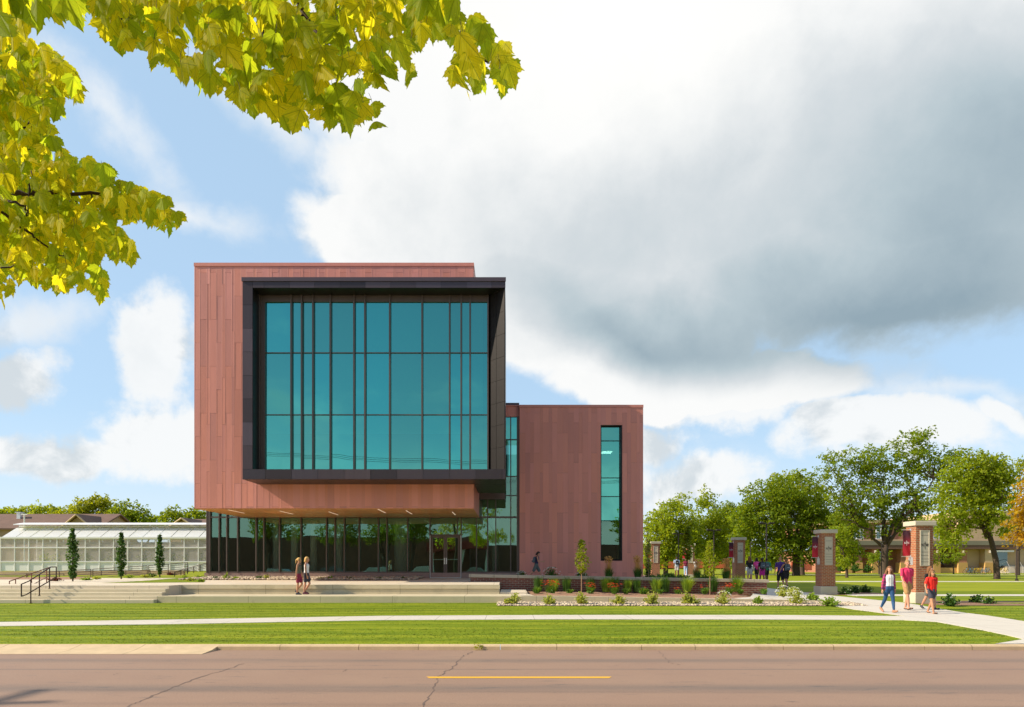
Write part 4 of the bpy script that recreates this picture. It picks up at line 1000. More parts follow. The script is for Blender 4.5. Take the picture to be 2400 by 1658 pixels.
def tree(name, label, group, base, lobes, leafm, D, trunk_r=.3, size=.26, dens=1., clump=.75, seed=1, fork=.35, nl=26, nt_=2.6, barkm='bark', lean=0, cat='tree'):
    """lobes: (px, py, rx_px, ry_px[, depth factor]) measured in the view at distance D"""
    rr = random.Random(seed); t_ = thing(name, label, cat, base, 0, group)
    B = Vector(base); m_ = MB(); cents = []
    k = D/F
    for L in lobes:
        px, py, rx, ry = L[:4]; dd = L[4] if len(L) > 4 else rr.uniform(-.35,.35)
        c = W(px,py,D) - B; rx *= k; ry *= k; rz_ = ry; rd = (rx+ry)/2
        c.y += dd*rd
        vol = rx*rz_*rd; nclump = max(5, int(dens*nt_*2.6*vol**.74/clump**1.6))
        for _ in range(nclump):
            while 1:
                p = Vector((rr.uniform(-1,1),rr.uniform(-1,1),rr.uniform(-1,1)))
                if p.length < 1: break
            p = p.normalized()*(.35+.65*rr.random()**.5)*rr.uniform(.82,1.1)
            q = c + Vector((p.x*rx,p.y*rd,p.z*rz_)); cl = clump*rr.uniform(.55,1.25)
            cents.append(q); leafquads(m_, q, cl, int(24*(cl/clump)**2*rr.uniform(.7,1.3)), size, rr)
            if rr.random() < .35:   # ragged sprig sticking out
                leafquads(m_, q+p*cl*1.1, cl*.45, 7, size, rr)
    m_.build('crown', M[leafm], t_)
    b_ = MB(); top = max(c.z for c in cents); zf = top*fork
    cx_ = sum(c.x for c in cents)/len(cents)*.35+lean
    tp = [(0,0,-.2),(0,0,.05),(cx_*.1,0,zf*.35),(cx_*.5,rr.uniform(-.1,.1),zf*.7),(cx_,0,zf)]
    b_.tube(tp,[trunk_r*1.5,trunk_r*1.15,trunk_r,trunk_r*.9,trunk_r*.85],10)
    T = Vector(tp[-1])
    mains = rr.sample(cents, min(len(cents), 7))
    starts = []
    for c in mains: starts += limb(b_, T+Vector((0,0,-rr.random()*zf*.25)), T.lerp(c,.8), trunk_r*.55, trunk_r*.14, rr, 6)[2:]
    for c in rr.sample(cents, min(len(cents), nl)):
        s = min(starts, key=lambda p:(p-c).length); limb(b_, s, c, trunk_r*.16, .015, rr, 4, .1, 4)
    b_.build('trunk', M[barkm], t_, smooth=True)
    return t_
def TB(px, D, z=None): return (PX(px,D), D, zg(0,D) if z is None else z)
TG = 'trees on the far campus lawn'
tree('shade_tree', 'light green tree with two pointed tops right beside the metal wing', TG, TB(1560,92), [(1545,1262,34,45),(1570,1215,48,45),(1580,1270,55,48),(1592,1180,22,24),(1530,1295,28,32),(1600,1295,45,30),(1560,1240,45,50),(1620,1260,40,50),(1540,1305,35,26)], 'fol_l', 92, .3, .30, 1.2, seed=11)
tree('shade_tree', 'light green tree with a tall pointed leader left of the round maple', TG, TB(1655,96), [(1655,1205,36,46),(1657,1170,15,24),(1640,1250,46,44),(1675,1260,44,46),(1650,1295,50,28),(1690,1235,30,40)], 'fol_l', 96, .3, .30, 1.2, seed=12)
tree('shade_tree', 'darker green tree filling the gap between pointed tree and round maple', TG, TB(1705,104), [(1695,1210,30,35),(1710,1250,40,45),(1690,1290,45,30),(1725,1290,30,25),(1715,1215,35,35),(1670,1290,40,30),(1740,1265,30,40)], 'fol_m', 104, .3, .3, 1.2, seed=13)
tree('shade_tree', 'big dark round maple with golden crown top in the middle of the campus trees', TG, TB(1866,84), [(1850,1150,64,42),(1790,1168,52,44),(1745,1225,40,45),(1890,1185,60,50),(1790,1215,62,50),(1860,1230,75,55),(1935,1240,60,55),(1760,1265,45,40),(1830,1285,65,38),(1900,1285,65,38),(1960,1275,45,40),(1985,1220,42,42),(1985,1295,45,30),(1925,1300,40,28),(1790,1300,45,28)], 'fol_m', 84, .42, .30, 1.35, seed=14, fork=.25)
tree('shade_tree', 'golden-green foliage tree glowing at the top of the round maple', TG, TB(1880,90), [(1858,1136,52,30),(1905,1165,48,38),(1835,1170,45,36)], 'fol_y', 90, .3, .30, 1.0, seed=15)
tree('shade_tree', 'tallest tree, open vase shape with visible limbs, behind the sunlit pillar', TG, TB(2072,78), [(2130,1050,50,35),(2160,1030,28,28),(2040,1075,48,35),(1960,1075,40,22),(1930,1112,35,18),(2010,1115,55,38),(2100,1110,60,42),(2170,1090,45,38),(2215,1115,32,35),(2240,1070,25,22),(2020,1170,58,40),(2100,1185,55,40),(2160,1165,45,40),(1990,1215,50,35),(2060,1225,60,32),(2140,1225,40,30),(1965,1165,35,30)], 'fol_m', 78, .40, .28, .95, .7, seed=16, fork=.22, nl=60)
tree('shade_tree', 'leaning bright green tree right of the sunlit pillar with forked dark trunk', TG, TB(2337,66,.45), [(2300,1100,60,40),(2270,1160,60,50),(2350,1150,40,45),(2290,1090,60,35),(2330,1110,50,40),(2240,1130,50,40),(2300,1150,70,45),(2225,1185,45,38),(2280,1205,60,40),(2345,1180,35,40),(2240,1240,45,32),(2200,1220,28,25),(2330,1230,35,30),(2230,1275,35,18)], 'fol_l', 66, .26, .26, 1.1, .65, seed=17, fork=.42, nl=40, lean=-.3)
tree('shade_tree', 'orange-gold leaved tree cut off by the right edge of the picture', TG, TB(2430,58,.45), [(2420,1130,45,40),(2400,1180,35,35),(2440,1200,50,50),(2395,1235,35,32),(2425,1265,40,30),(2380,1260,22,18)], 'fol_o', 58, .3, .24, 1.2, .6, seed=18)
tree('shade_tree', 'small light green tree between shaded pillar and campus hall', TG, TB(1985,72), [(1985,1285,25,28),(1960,1250,25,25),(1975,1315,18,18)], 'fol_l', 72, .14, .24, 1.1, .5, seed=19)
tree('shade_tree', 'bare-looking pale green tree top at the far right above the golden tree', TG, TB(2385,88), [(2385,1110,40,35),(2410,1090,30,25)], 'fol_y', 88, .25, .26, .5, .6, seed=20)
tree('shade_tree', 'low golden green tree hugging the wing corner behind the garden wall', TG, TB(1520,75), [(1520,1240,14,30),(1512,1270,12,24)], 'fol_l', 75, .14, .24, 1.0, .5, seed=22)
# distant trees behind the greenhouse
BG = 'distant trees behind the greenhouse'
for i, (lab, D, lobes, mt) in enumerate([
    ('tall bright green tree above the gable of the brown-roofed house', 125, [(205,1190,30,24),(230,1195,35,30),(180,1205,22,20),(250,1215,30,25)], 'fol_y'),
    ('dark green rounded tree in the gap between the two houses', 120, [(300,1200,32,22),(325,1215,35,25),(285,1220,30,25),(345,1225,20,18)], 'fol_m'),
    ('golden green tree just left of the dark rounded tree', 128, [(270,1205,20,22),(262,1225,25,20)], 'fol_y'),
    ('green broad tree touching the left edge of the red building', 118, [(415,1205,28,16),(450,1210,35,16),(400,1220,25,18),(480,1215,25,18)], 'fol_m'),
    ('pale green tree behind the chimney end of the long brown roof', 140, [(30,1203,40,12),(70,1200,30,14),(0,1207,40,12)], 'fol_l'),
    ('light green small tree behind the middle of the long brown roof', 136, [(110,1200,26,14),(95,1208,25,12),(140,1202,26,13)], 'fol_l'),
    ('yellow green small tree left of the house gable', 132, [(165,1200,20,16),(150,1208,22,14)], 'fol_y'),
    ('olive tree low between house gable and dark rounded tree', 130, [(368,1222,18,14),(240,1228,30,12)], 'fol_m')]):
    tree('distant_tree', lab, BG, (PX(lobes[0][0],D),D,1.35), lobes, mt, D, .3, .42, 1.2, .9, seed=40+i)
# far tree line that closes the horizon
rr = random.Random(77); m_ = MB()
for i in range(760):
    xx = rr.uniform(-330,330); yy = rr.uniform(215,260)
    if -20 < xx < -8: continue
    hz_ = rr.uniform(4,9.5); leafquads(m_, Vector((xx,yy,hz_*.45)), hz_*.62, 60, 1.5, rr)
tag(m_.build('far_tree_line', M['fol_m']), 'continuous far tree line low on the horizon behind everything', 'tree line', kind='stuff')

# narrow columnar trees by the ramp
def column_tree(label, px, py0, py1, D, wpx, seed, z0=None):
    rr = random.Random(seed); b = W(px,py1,D); h = (py1-py0)/F*D; w = wpx/F*D/2
    t_ = thing('columnar_tree', label, 'tree', b, 0, 'narrow columnar trees beside the ramp'); m_ = MB()
    for _ in range(int(150*h)):
        f = rr.random(); prof = (math.sin(min(1,f*1.25+.18)*math.pi*.5)*(1-max(0,f-.45)/.55*.85))
        prof *= 1+.18*math.sin(f*17+seed)+rr.uniform(-.15,.12); a = rr.uniform(0,6.28); r = w*prof*rr.random()**.45
        leafquads(m_, Vector((r*math.cos(a), r*math.sin(a), .06*h+f*h*.94)), .07, 5, .10, rr)
    m_.build('crown', M['col'], t_)
    m_ = MB(); m_.tube([(0,0,-.1),(0,0,h*.5),(0,0,h*.9)],[.04,.025,.01],7); m_.build('trunk', M['bark'], t_)
column_tree('narrow columnar tree standing right of the stair handrail, tallest of three', 170.5, 1240, 1364.5, 35.5, 31, 1)
column_tree('narrow columnar tree in the middle of the three beside the ramp', 284, 1249, 1357, 39.5, 25, 2)
column_tree('narrow columnar tree nearest the red building beside the ramp', 374.5, 1255, 1352, 43, 22, 3)
# young trees
def young_tree(label, px, pyt, pyc, pyb, D, wpx, mt, seed, pr=1.0, size=.085, stake=False):
    rr = random.Random(seed); b = W(px,pyb,D); h = (pyb-pyt)/F*D; hc = (pyb-pyc)/F*D; w = wpx/F*D/2
    t_ = thing('young_tree', label, 'tree', b, 0, 'young planted trees'); m_ = MB()
    for _ in range(int(230*(h-hc)*max(.6,w*2))):
        f = rr.random(); prof = (math.sin(min(1.,f*2.4+.15)*math.pi*.5)*(1-max(0,f-.3)/.7*.75))
        a = rr.uniform(0,6.28); r = w*prof*rr.uniform(.2,1.12)
        leafquads(m_, Vector((r*math.cos(a), r*math.sin(a), hc+f*(h-hc))), .07, 4, size, rr)
    m_.build('crown', M[mt], t_); m_ = MB(); m_.tube([(0,0,-.1),(0,0,hc),(0,0,h*.93)],[.028,.024,.006],7)
    for _ in range(14):
        f = rr.uniform(.02,.8); a = rr.uniform(0,6.28); m_.tube([(0,0,hc+f*(h-hc)),(w*.6*math.cos(a),w*.6*math.sin(a),hc+(f+.12)*(h-hc))],[.009,.004],4)
    m_.build('trunk', M['barkl'], t_)
young_tree('young yellow-green tree with thin tan trunk in front of the metal wing', 1363, 1266, 1343, 1388.5, 33.8, 38, 'fol_l', 5)
young_tree('young yellow-green tree with ragged crown in the bed left of the middle pillar', 1664, 1268, 1350, 1390, 33.9, 36, 'fol_l', 6)
young_tree('slim shaded young tree hiding the farthest pillar', 1612, 1235, 1312, 1352, 47, 34, 'fol_m', 8, size=.12)
young_tree('young twiggy pale green tree at the corner of the metal wing', 1520, 1268, 1335, 1352, 38, 20, 'shrub', 9)

# ================================================================== PLANTS
def blades(m_, n, h, spread, w, rr, lean=.35, tone=None):
    n = int(n*1.4); w = w*1.5
    for _ in range(n):
        a = rr.uniform(0,6.28); r0 = rr.random()*spread*.35; hh = h*rr.uniform(.55,1.05); ln = rr.uniform(.1,1)*lean*h
        d = Vector((math.cos(a),math.sin(a),0)); s = Vector((-d.y,d.x,0))*w*rr.uniform(.7,1.2); p = d*r0; tn = rr.random() if tone is None else tone
        q1 = p+d*ln*.35+Vector((0,0,hh*.6)); q2 = p+d*ln+Vector((0,0,hh))
        m_.add([p-s,p+s,q1+s*.8,q1-s*.8,q2], [(0,1,2,3),(3,2,4)], tn)
def grass_clump(kind, seed, h=.8, sp=.28, n=240, lean=.33):
    m_ = MB(); blades(m_, n, h, sp, .006, random.Random(seed), lean); return m_
GG = 'ornamental grass clumps along the garden wall'
def place_grass(px, py, D, h, mat, label, seed, sp=.30, lean=.36, n=260):
    o = grass_clump('g', seed, h*1.02, sp*.9, n, lean).build('ornamental_grass', M[mat]); o.location = W(px,py,D)
    tag(o, label, 'grass clump', GG)
pos = ['directly below the woman with the backpack', 'beside the first orange daylilies', 'just left of the young yellow-green tree', 'just right of the thin young tree trunk',
       'wide, right of centre of the wall', 'merged with its lighter neighbour', 'upright, below the tall wing window corner', 'narrow, below the right wing edge',
       'bright, right of the wing edge', 'deep green, paired with the bright one past the wing edge', 'broad, left of the ragged young tree', 'behind the trunk of the ragged young tree', 'broad arching, near the right end of the wall']
cl = [(1262,.80,'ogd',.20),(1298,.72,'ogl',.42),(1328,.74,'ogd',.22),(1384,.76,'ogd',.26),(1421,.78,'ogl',.40),(1440,.80,'ogd',.32),(1471,.66,'ogl',.24),(1492,.68,'ogd',.24),(1538,.76,'ogl',.36),(1559,.82,'ogd',.24),(1610,.80,'ogl',.50),(1672,.80,'ogd',.32),(1727,.86,'ogl',.46)]
for i, ((px, h, mt, ln), q) in enumerate(zip(cl, pos)):
    place_grass(px, 1387.5, 34.1, h, mt, ('dark' if mt == 'ogd' else 'bright')+' green grass clump at the brick wall, '+q, 100+i, .62, ln*1.25)
def lily(px, py, D, label, seed, fl=0, s=1.0, flm='flred'):
    rr = random.Random(seed); t_ = thing('daylily', label, 'flower plant', W(px,py,D), 0, 'daylilies in the mulch bed'); m_ = MB()
    blades(m_, 90, .36*s, .30, .012, rr, .95); leafquads(m_, Vector((0,0,.12)), .2*s, 40, .10, rr); m_.build('leaves', M['lily'], t_)
    if fl:
        f_ = MB(); st = MB()
        for _ in range(fl):
            c = Vector((rr.gauss(0,.17)*s,rr.gauss(0,.17)*s,rr.uniform(.30,.52)*s)); st.tube([(c.x*.3,c.y*.3,0),c],[.004,.003],4)
            for k in range(6):
                a = k*math.pi/3+rr.random(); d = Vector((math.cos(a),math.sin(a),.45))*.075; e = Vector((-math.sin(a),math.cos(a),0))*.026
                f_.add([c,c+d*.6+e,c+d,c+d*.6-e],[(0,1,2,3)],rr.random())
        st.build('stems', M['lily'], t_); f_.build('blooms', M[flm], t_)
for px, fl, lab, s in [(1258,0,'leafy daylily at the left end of the mulch bed',1),(1291,34,'daylily with the most orange-red blooms in the bed',1.25),(1335,0,'small leafy daylily left of the young tree trunk',.7),(1384,20,'daylily with orange blooms right of the young tree trunk',1),
                   (1440,26,'daylily with red blooms below the tall wing window',1),(1467,0,'leafy daylily right of the red blooms',.8),(1506,0,'sprawling leafy daylily below the wing corner',.9),(1514,3,'daylily with few pink buds below the wing corner',.7),(1547,0,'small green daylily right of the wing corner',.65),
                   (1588,4,'small dark daylily with a faint pink bud in mid bed',.65),(1652,5,'daylily mound left of the ragged young tree trunk',.9),(1710,22,'daylily with deep red blooms near the right end of the bed',.95),(1735,0,'yellowish leafy daylily under the broad arching grass',.7),(1790,0,'flat green daylily on the concrete at the wall end',.8)]:
    lily(px, 1392.5, 32.5, lab, px, fl, s)
def bush(px, py, D, w, h, mat, label, seed, n=160, size=.06, fl=0, flm='flwht', group='low bushes in the gravel strip', stems=True, name='low_bush'):
    rr = random.Random(seed); t_ = thing(name, label, 'bush', W(px,py,D), 0, group); m_ = MB()
    if group == 'low bushes in the gravel strip': w *= 1.35; h *= 1.35; n = int(n*1.5)
    for _ in range(n//4):
        a = rr.uniform(0,6.28); el = rr.uniform(.15,1.5); L = rr.uniform(.45,1.0)
        e = Vector((math.cos(a)*math.cos(el)*w, math.sin(a)*math.cos(el)*w, math.sin(el)*h))*L
        for k in range(5):
            leafquads(m_, e*((k+1)/5)+Vector((0,0,.02)), .035, 3, size, rr)
    m_.build('leaves', M[mat], t_)
    if stems:
        b_ = MB()
        for _ in range(12):
            a = rr.uniform(0,6.28); el = rr.uniform(.3,1.4); b_.tube([(0,0,-.03),(math.cos(a)*math.cos(el)*w*.7,math.sin(a)*math.cos(el)*w*.7,math.sin(el)*h*.7)],[.006,.003],4)
        b_.build('stems', M['barkl'], t_)
    if fl:
        f_ = MB()
        for _ in range(fl):
            a = rr.uniform(0,6.28); el = rr.uniform(.3,1.5); e = Vector((math.cos(a)*math.cos(el)*w, math.sin(a)*math.cos(el)*w, math.sin(el)*h))
            leafquads(f_, e, .025, 5, .035, rr)
        f_.build('blossoms', M[flm], t_)
    return t_
for px, w, h, fl, lab in [(1207,.26,.40,0,'upright feathery bush at the left end of the gravel strip'),(1190,.14,.18,0,'tiny bush at the very left tip of the gravel strip'),(1287,.24,.32,0,'second feathery bush from the left in the gravel strip'),(1362,.25,.40,0,'grey-green bush directly below the thin young tree'),
                      (1451,.32,.30,0,'spreading bush in the gravel below the tall wing window'),(1528,.36,.42,0,'large loose bush in the gravel below the wing edge'),(1608,.20,.42,0,'tall thin bush left of a rounder one in the gravel'),(1623,.28,.28,0,'round bush touching the tall thin one in the gravel'),(1696,.30,.42,40,'bush with cream blossoms in the gravel near the red daylily'),
                      (1777,.18,.25,0,'small compact bush in the gravel in front of the wall end')]:
    bush(px, 1417, 27.9, w, h, 'shrub' if px != 1777 else 'ogl', lab, px, 170, .07, fl)
for px, py, D, w, h, fl, lab in [(1836,1399,31.5,.30,.38,60,'white-tipped bush left of three beside the campus walk'),(1861,1401,30.6,.28,.36,50,'white-tipped bush in the middle of three beside the walk'),(1868,1417,28.0,.36,.42,70,'largest white-tipped bush at the gravel corner by the walk'),(1905,1408,29.2,.24,.24,0,'small round green bush beside the shaded pillar path'),
                             (1945,1420,27.4,.40,.26,0,'low spreading bush at the right tip of the gravel strip')]:
    bush(px, py, D, w, h, 'shrub' if fl else 'ogl', lab, px+1, 220, .07, fl)
for px, py, D, w, h, lab in [(1980,1396,36.,.42,.45,'dark green shrub right of the shaded pillar base'),(2005,1392,37.5,.42,.45,'second dark shrub right of the shaded pillar'),(2028,1391,38.,.45,.5,'tall-sprigged dark shrub between shaded pillar and walkers'),(2225,1421,27.3,.42,.5,'bushy green shrub right of the woman in the red shirt'),(2290,1417,29.,.36,.42,'left sprawling shrub in the mulch right of the red-shirted woman'),(2318,1419,28.4,.4,.36,'right sprawling shrub in the mulch on the far right lawn')]:
    bush(px, py, D, w, h, 'col', lab, px, 260, .085, 8, 'flwht', 'dark shrubs at the pillar bases')
for nm, x0, x1, y0, y1 in (('pillar_bed',15.9,20.3,35.6,38.6),('pillar_bed',16.95,22.3,27.5,30.2)):
    m_ = MB(); n = 22; pts = []
    for i in range(n):
        a = 2*math.pi*i/n; c, s = math.cos(a), math.sin(a); pts.append(((x0+x1)/2+(x1-x0)/2*abs(c)**.6*(1 if c>0 else -1), (y0+y1)/2+(y1-y0)/2*abs(s)**.6*(1 if s>0 else -1)))
    m_.add([(x_,y_,zg(0,y_)+.008) for x_,y_ in pts], [tuple(range(n))]); struct(m_.build(nm, M['mulch']))
# behind the wall
for px, w, h, lab in [(1222,.35,.34,'white-flowered bush at the left foot of the metal wing'),(1292,.62,.50,'wide white-flowered bush right of the woman with the backpack'),(1362,.40,.34,'white-flowered bush behind the young yellow-green tree')]:
    bush(px, 1356, 37.6, w, h*1.25, 'ogd', lab, px, 300, .07, 60, 'flwht', 'white-flowered bushes at the wing foot')
def feather(px, D, h, label, seed, green=.55):
    rr = random.Random(seed); t_ = thing('feather_reed_grass', label, 'grass clump', (PX(px,D),D,1.05), 0, 'tan plumed grasses above the garden wall')
    m_ = MB(); blades(m_, 330, h*green, .4, .007, rr, .42); m_.build('green_blades', M['ogd'], t_)
    m_ = MB(); blades(m_, 95, h, .3, .005, rr, .22)
    for _ in range(60):
        a = rr.uniform(0,6.28); r = rr.random()*.2*h; leafquads(m_, Vector((math.cos(a)*r,math.sin(a)*r,h*rr.uniform(.72,.98))), .05, 5, .06, rr)
    m_.build('plumes', M['plume'], t_)
feather(1427,36.8,1.35,'tan plumed grass below the foot of the tall wing window',31)
feather(1495,36.8,1.40,'tan plumed grass at the right corner of the metal wing',32)
feather(1634,37.,1.2,'tan plumed grass in front of the farthest pillar',33)
feather(1702,37.,1.25,'tan plumed grass beside the orange post',34)
for px, D, w, h, lab in [(1540,37.,.8,.35,'low dark bush cluster right of the wing corner'),(1570,37.2,.7,.42,'dark mounded bush below the man in the light blue shirt'),(1519,38.2,.28,1.3,'spiky narrow evergreen at the wing corner'),(1600,38,.7,.28,'dark low bush below the far small pillar'),(1655,37.6,.8,.28,'dark low bush left of the tan plumes')]:
    bush(px, 1325+(H-1.06)*F/D, D, w, h, 'ogd', lab, px, 420, .08, 0, group='dark bushes on the bank behind the wall')
# plants in the rock bed at the glazing and along the plaza
for px, w, h, mt, lab in [(505,.32,.28,'col','low reddish-green bush at the left end of the rock bed'),(530,.30,.48,'ogl','tall bright grass tuft near the glazed corner'),(553,.30,.26,'ogl','bright green round bush third in the rock bed'),(608,.36,.28,'col','dark green bush in the rock bed left of the two women'),(624,.28,.36,'shrub','taller olive bush left of the two women in the rock bed'),
                        (753,.24,.2,'shrub','small grey bush right behind the two walking women'),(776,.26,.26,'ogl','green bush at the shadow edge in the rock bed'),(817,.34,.22,'col','dark shaded bush left of centre in the rock bed'),(887,.34,.22,'col','dark shaded bush near the middle columns in the rock bed'),(945,.32,.24,'col','dark shaded bush nearest the entrance doors'),(701,.2,.16,'shrub','tiny bush hidden between the women and the glass')]:
    bush(px, 1362, 38.2, w, h, mt, lab, px+7, 150, .07, 0, group='small bushes in the rock bed')
for px, py, w, h, mt, lab in [(201,1360.5,.42,.16,'ogl','flat green plant right of the tallest columnar tree'),(227,1358.5,.30,.16,'shrub','grey-green flat plant between the first two columnar trees'),(302,1355.5,.42,.22,'ogl','bright flat plant right of the middle columnar tree'),(340,1354,.6,.18,'shrub','blue-green flat plant in front of the ramp railing'),(356,1352.5,.4,.26,'col','green bush left of the nearest-building columnar tree'),(128,1362.5,.45,.2,'barb','dark red low barberry between handrail and tallest columnar tree'),(398,1348,.35,.18,'barb','dark red low plant at the end of the ramp'),
                           (433,1359,.38,.28,'ogl','round bright bush on the lawn tongue near the building corner'),(468,1357,.5,.26,'ogl','wide bright bush at the glazed corner on the lawn tongue'),(446,1362,.3,.16,'shrub','small grey bush in front of the lawn tongue bushes'),(470,1364,.25,.15,'ogl','tiny bush at the plaza edge by the building corner')]:
    D = 36.
    for _ in range(20): D = (H-zu(0,D))*F/(py-CY)
    bush(px, py, D, w, h, mt, lab, px+3, 130, .07, 0, group='small plants beside the ramp')
M_dr = None

# ================================================================== LAMPS, POSTS, FENCES, HALL, BIKES
def lamp(px, pyt, D, label, double=True, arm=.62, h0=None, r=.065):
    t_ = thing('lamp_post', label, 'lamp post', (PX(px,D),D,zg(0,D)), 0, 'dark lamp posts along the campus walk'); zt_ = PZ(pyt,D)-zg(0,D)
    m_ = MB(); m_.tube([(0,0,0),(0,0,.12),(0,0,.121),(0,0,zt_)],[.14,.14,r,r*.85],10); m_.build('pole', M['lampm'], t_)
    for s in ((-1,1) if double else (1,)):
        m_ = MB(); m_.box(min(0,s*arm),max(0,s*arm),-.03,.03,zt_-.12,zt_-.06); m_.bbox(min(s*.22,s*arm*1.05),max(s*.22,s*arm*1.05),-.16,.16,zt_-.06,zt_+.04,.02); m_.build('lamp_head', M['lampm'], t_)
    return t_
lamp(1796.5,1226,58,'tallest dark double-headed lamp post behind the group with backpacks')
lamp(1673,1242,62,'dark double-headed lamp post left of the middle gate pillar')
lamp(1590.5,1251,76,'distant dark double-headed lamp post near the man in light blue')
lamp(1759,1272,66,'slim brown single post between middle pillar and the tall lamp',False,.1,r=.045)
lamp(2066,1270,72,'slim dark post left of the sunlit pillar in front of the hall',False,.35,r=.05)
lamp(2383,1288,60,'slim brown post at the far right near the leaning tree',False,.2,r=.05)
m_ = MB(); dd = 49.; m_.tube([(0,0,0),(0,0,1.1),(0,0,1.25)],[.17,.15,.05],12); o = m_.build('orange_marker_post', M['orange']); o.location = (PX(1708,dd),dd,zg(0,dd)); tag(o,'bright orange upright marker post left of the middle gate pillar','post')
def fence(label, pxa, pxb, D, pyt, pyb):
    t_ = thing('red_fence', label, 'fence', (0,0,0), 0, 'coral red fences at the back of the lawn'); a, b = PX(pxa,D), PX(pxb,D); z0, z1 = PZ(pyb,D), PZ(pyt,D)
    m_ = MB(); n = max(3,int((b-a)/.22))
    for k in range(n): m_.box(lerp(a,b,k/n)+.01,lerp(a,b,(k+1)/n)-.01,D,D+.03,z0,z1)
    m_.build('board_panel', M['coral'], t_)
    for k in range(int((b-a)/2.4)+1):
        m_ = MB(); xx = a+k*2.4; m_.box(xx-.06,xx+.06,D+.04,D+.14,z0-.2,z1+.03); m_.build('post', M['coral'], t_)
fence('coral red fence between shaded pillar and the maple trunk',1856,1903,108,1317,1337)
fence('long coral red fence left of the maple, behind the group',1552,1700,112,1316,1332)
fence('short coral red fence right behind the far left lamp post',1500,1545,110,1316,1333)
# parked car far behind the group
def car(label, px, D, mat, loc=None, rz=0, group=None):
    t_ = thing('parked_car', label, 'car', loc or (PX(px,D),D,.6), rz, group)
    pr = [(-2.2,.35),(-2.2,.8),(-1.5,.95),(-.9,1.45),(.7,1.5),(1.5,1.0),(2.2,.85),(2.25,.35)]
    m_ = MB(); vs = [(a,-.85,b) for a,b in pr]+[(a,.85,b) for a,b in pr]; n = len(pr)
    m_.add(vs,[tuple(range(n)),tuple(range(2*n-1,n-1,-1))]+[(i+n,(i+1)%n+n,(i+1)%n,i) for i in range(n)]); m_.build('body', mat, t_, bevel=.06)
    m_ = MB(); m_.add([(-1.35,-.86,1.0),(1.3,-.86,1.02),(.65,-.86,1.4),(-.85,-.86,1.38)],[(0,1,2,3)]); m_.build('side_window', M['winhall'], t_)
    for s in (-1.35,1.35):
        m_ = MB(); m_.tube([(s,-.87,.33),(s,-.65,.33)],.33,14); m_.build('wheel', M['black'], t_)
car('pale blue car parked far behind the group with backpacks', 1775, 116, simple('pale_car_paint',(.35,.5,.58),.3,.3,None,coat=.5))

DHb = 112.
hall = thing('campus_hall', 'two-storey cream and orange brick campus hall behind the right-hand trees', 'building', (0,0,0))
def hz(py, D=DHb): return PZ(py,D)
hx = lambda px: PX(px,DHb)
m_ = MB(); m_.box(hx(1985),hx(2262),DHb+3,DHb+30,hz(1267),hz(1224)); m_.box(hx(1985),hx(2262),DHb+5.5,DHb+30,.6,hz(1287)); m_.build('brick_wall', M['brickb'], hall)
m_ = MB(); m_.box(hx(1980),hx(2268),DHb+2.6,DHb+30.2,hz(1224),hz(1216)); m_.box(hx(2264),hx(2560),DHb+2,DHb+30,.6,hz(1196)); m_.box(hx(1984),hx(2264),DHb+2.7,DHb+3,hz(1267),hz(1263)); m_.build('cream_stone_wall', M['cream'], hall)
m_ = MB(); m_.box(hx(1978),hx(2410),DHb,DHb+5.5,hz(1278),hz(1268)); m_.build('canopy_roof', simple('weathered_copper_edge',(.22,.20,.15),.7,0,(1,.2)), hall)
m_ = MB(); m_.box(hx(1978),hx(2410),DHb+.1,DHb+5.4,hz(1287),hz(1278)); m_.build('canopy_beam', simple('brown_beam',(.16,.085,.06),.7,0,(1,.2)), hall)
for pa, pb in ((1990,2004),(2021,2044),(2075,2110),(2186,2226)):
    m_ = MB(); m_.box(hx(pa),hx(pb),DHb+2.85,DHb+2.99,hz(1262),hz(1229)); f_ = m_.build('window', M['winhall'], hall)
    m_ = MB(); w_ = hx(pb)-hx(pa)
    for k in range(4): m_.box(hx(pa)+w_*k/3-.05,hx(pa)+w_*k/3+.05,DHb+2.78,DHb+2.84,hz(1262),hz(1229))
    for py in (1262,1245,1229.5): m_.box(hx(pa)-.05,hx(pb)+.05,DHb+2.74,DHb+2.78,hz(py)-.05,hz(py)+.05)
    m_.build('window_frame', M['white'], f_)
for pa, pb in ((1978,1990),(2000,2012),(2024,2043),(2082,2110),(2212,2232),(2240,2260)):
    m_ = MB(); m_.box(hx(pa),hx(pb),DHb+5.35,DHb+5.49,hz(1322),hz(1291)); f_ = m_.build('window', M['winhall'], hall)
    m_ = MB(); w_ = hx(pb)-hx(pa)
    for k in range(4): m_.box(hx(pa)+w_*k/3-.05,hx(pa)+w_*k/3+.05,DHb+5.28,DHb+5.34,hz(1322),hz(1291))
    for py in (1322,1314,1302,1291): m_.box(hx(pa)-.05,hx(pb)+.05,DHb+5.22,DHb+5.28,hz(py)-.05,hz(py)+.05)
    m_.build('window_frame', M['white'], f_)
for px in (1993,2018,2055,2123,2201,2262,2325):
    w = 7 if px < 2250 else 10
    m_ = MB(); m_.box(hx(px-w),hx(px+w),DHb+.6,DHb+1.9,hz(1319),hz(1287)); c_ = m_.build('column', M['brickb'] if px < 2300 else M['cream'], hall)
    m_ = MB(); m_.box(hx(px-w-1),hx(px+w+1),DHb+.5,DHb+2.0,.5,hz(1319)); m_.build('column_base', M['ochre'], c_)
    m_ = MB(); m_.box(hx(px)-.12,hx(px)+.12,DHb+.4,DHb+.58,hz(1296),hz(1290)); m_.build('wall_lamp', M['lamp'], c_)
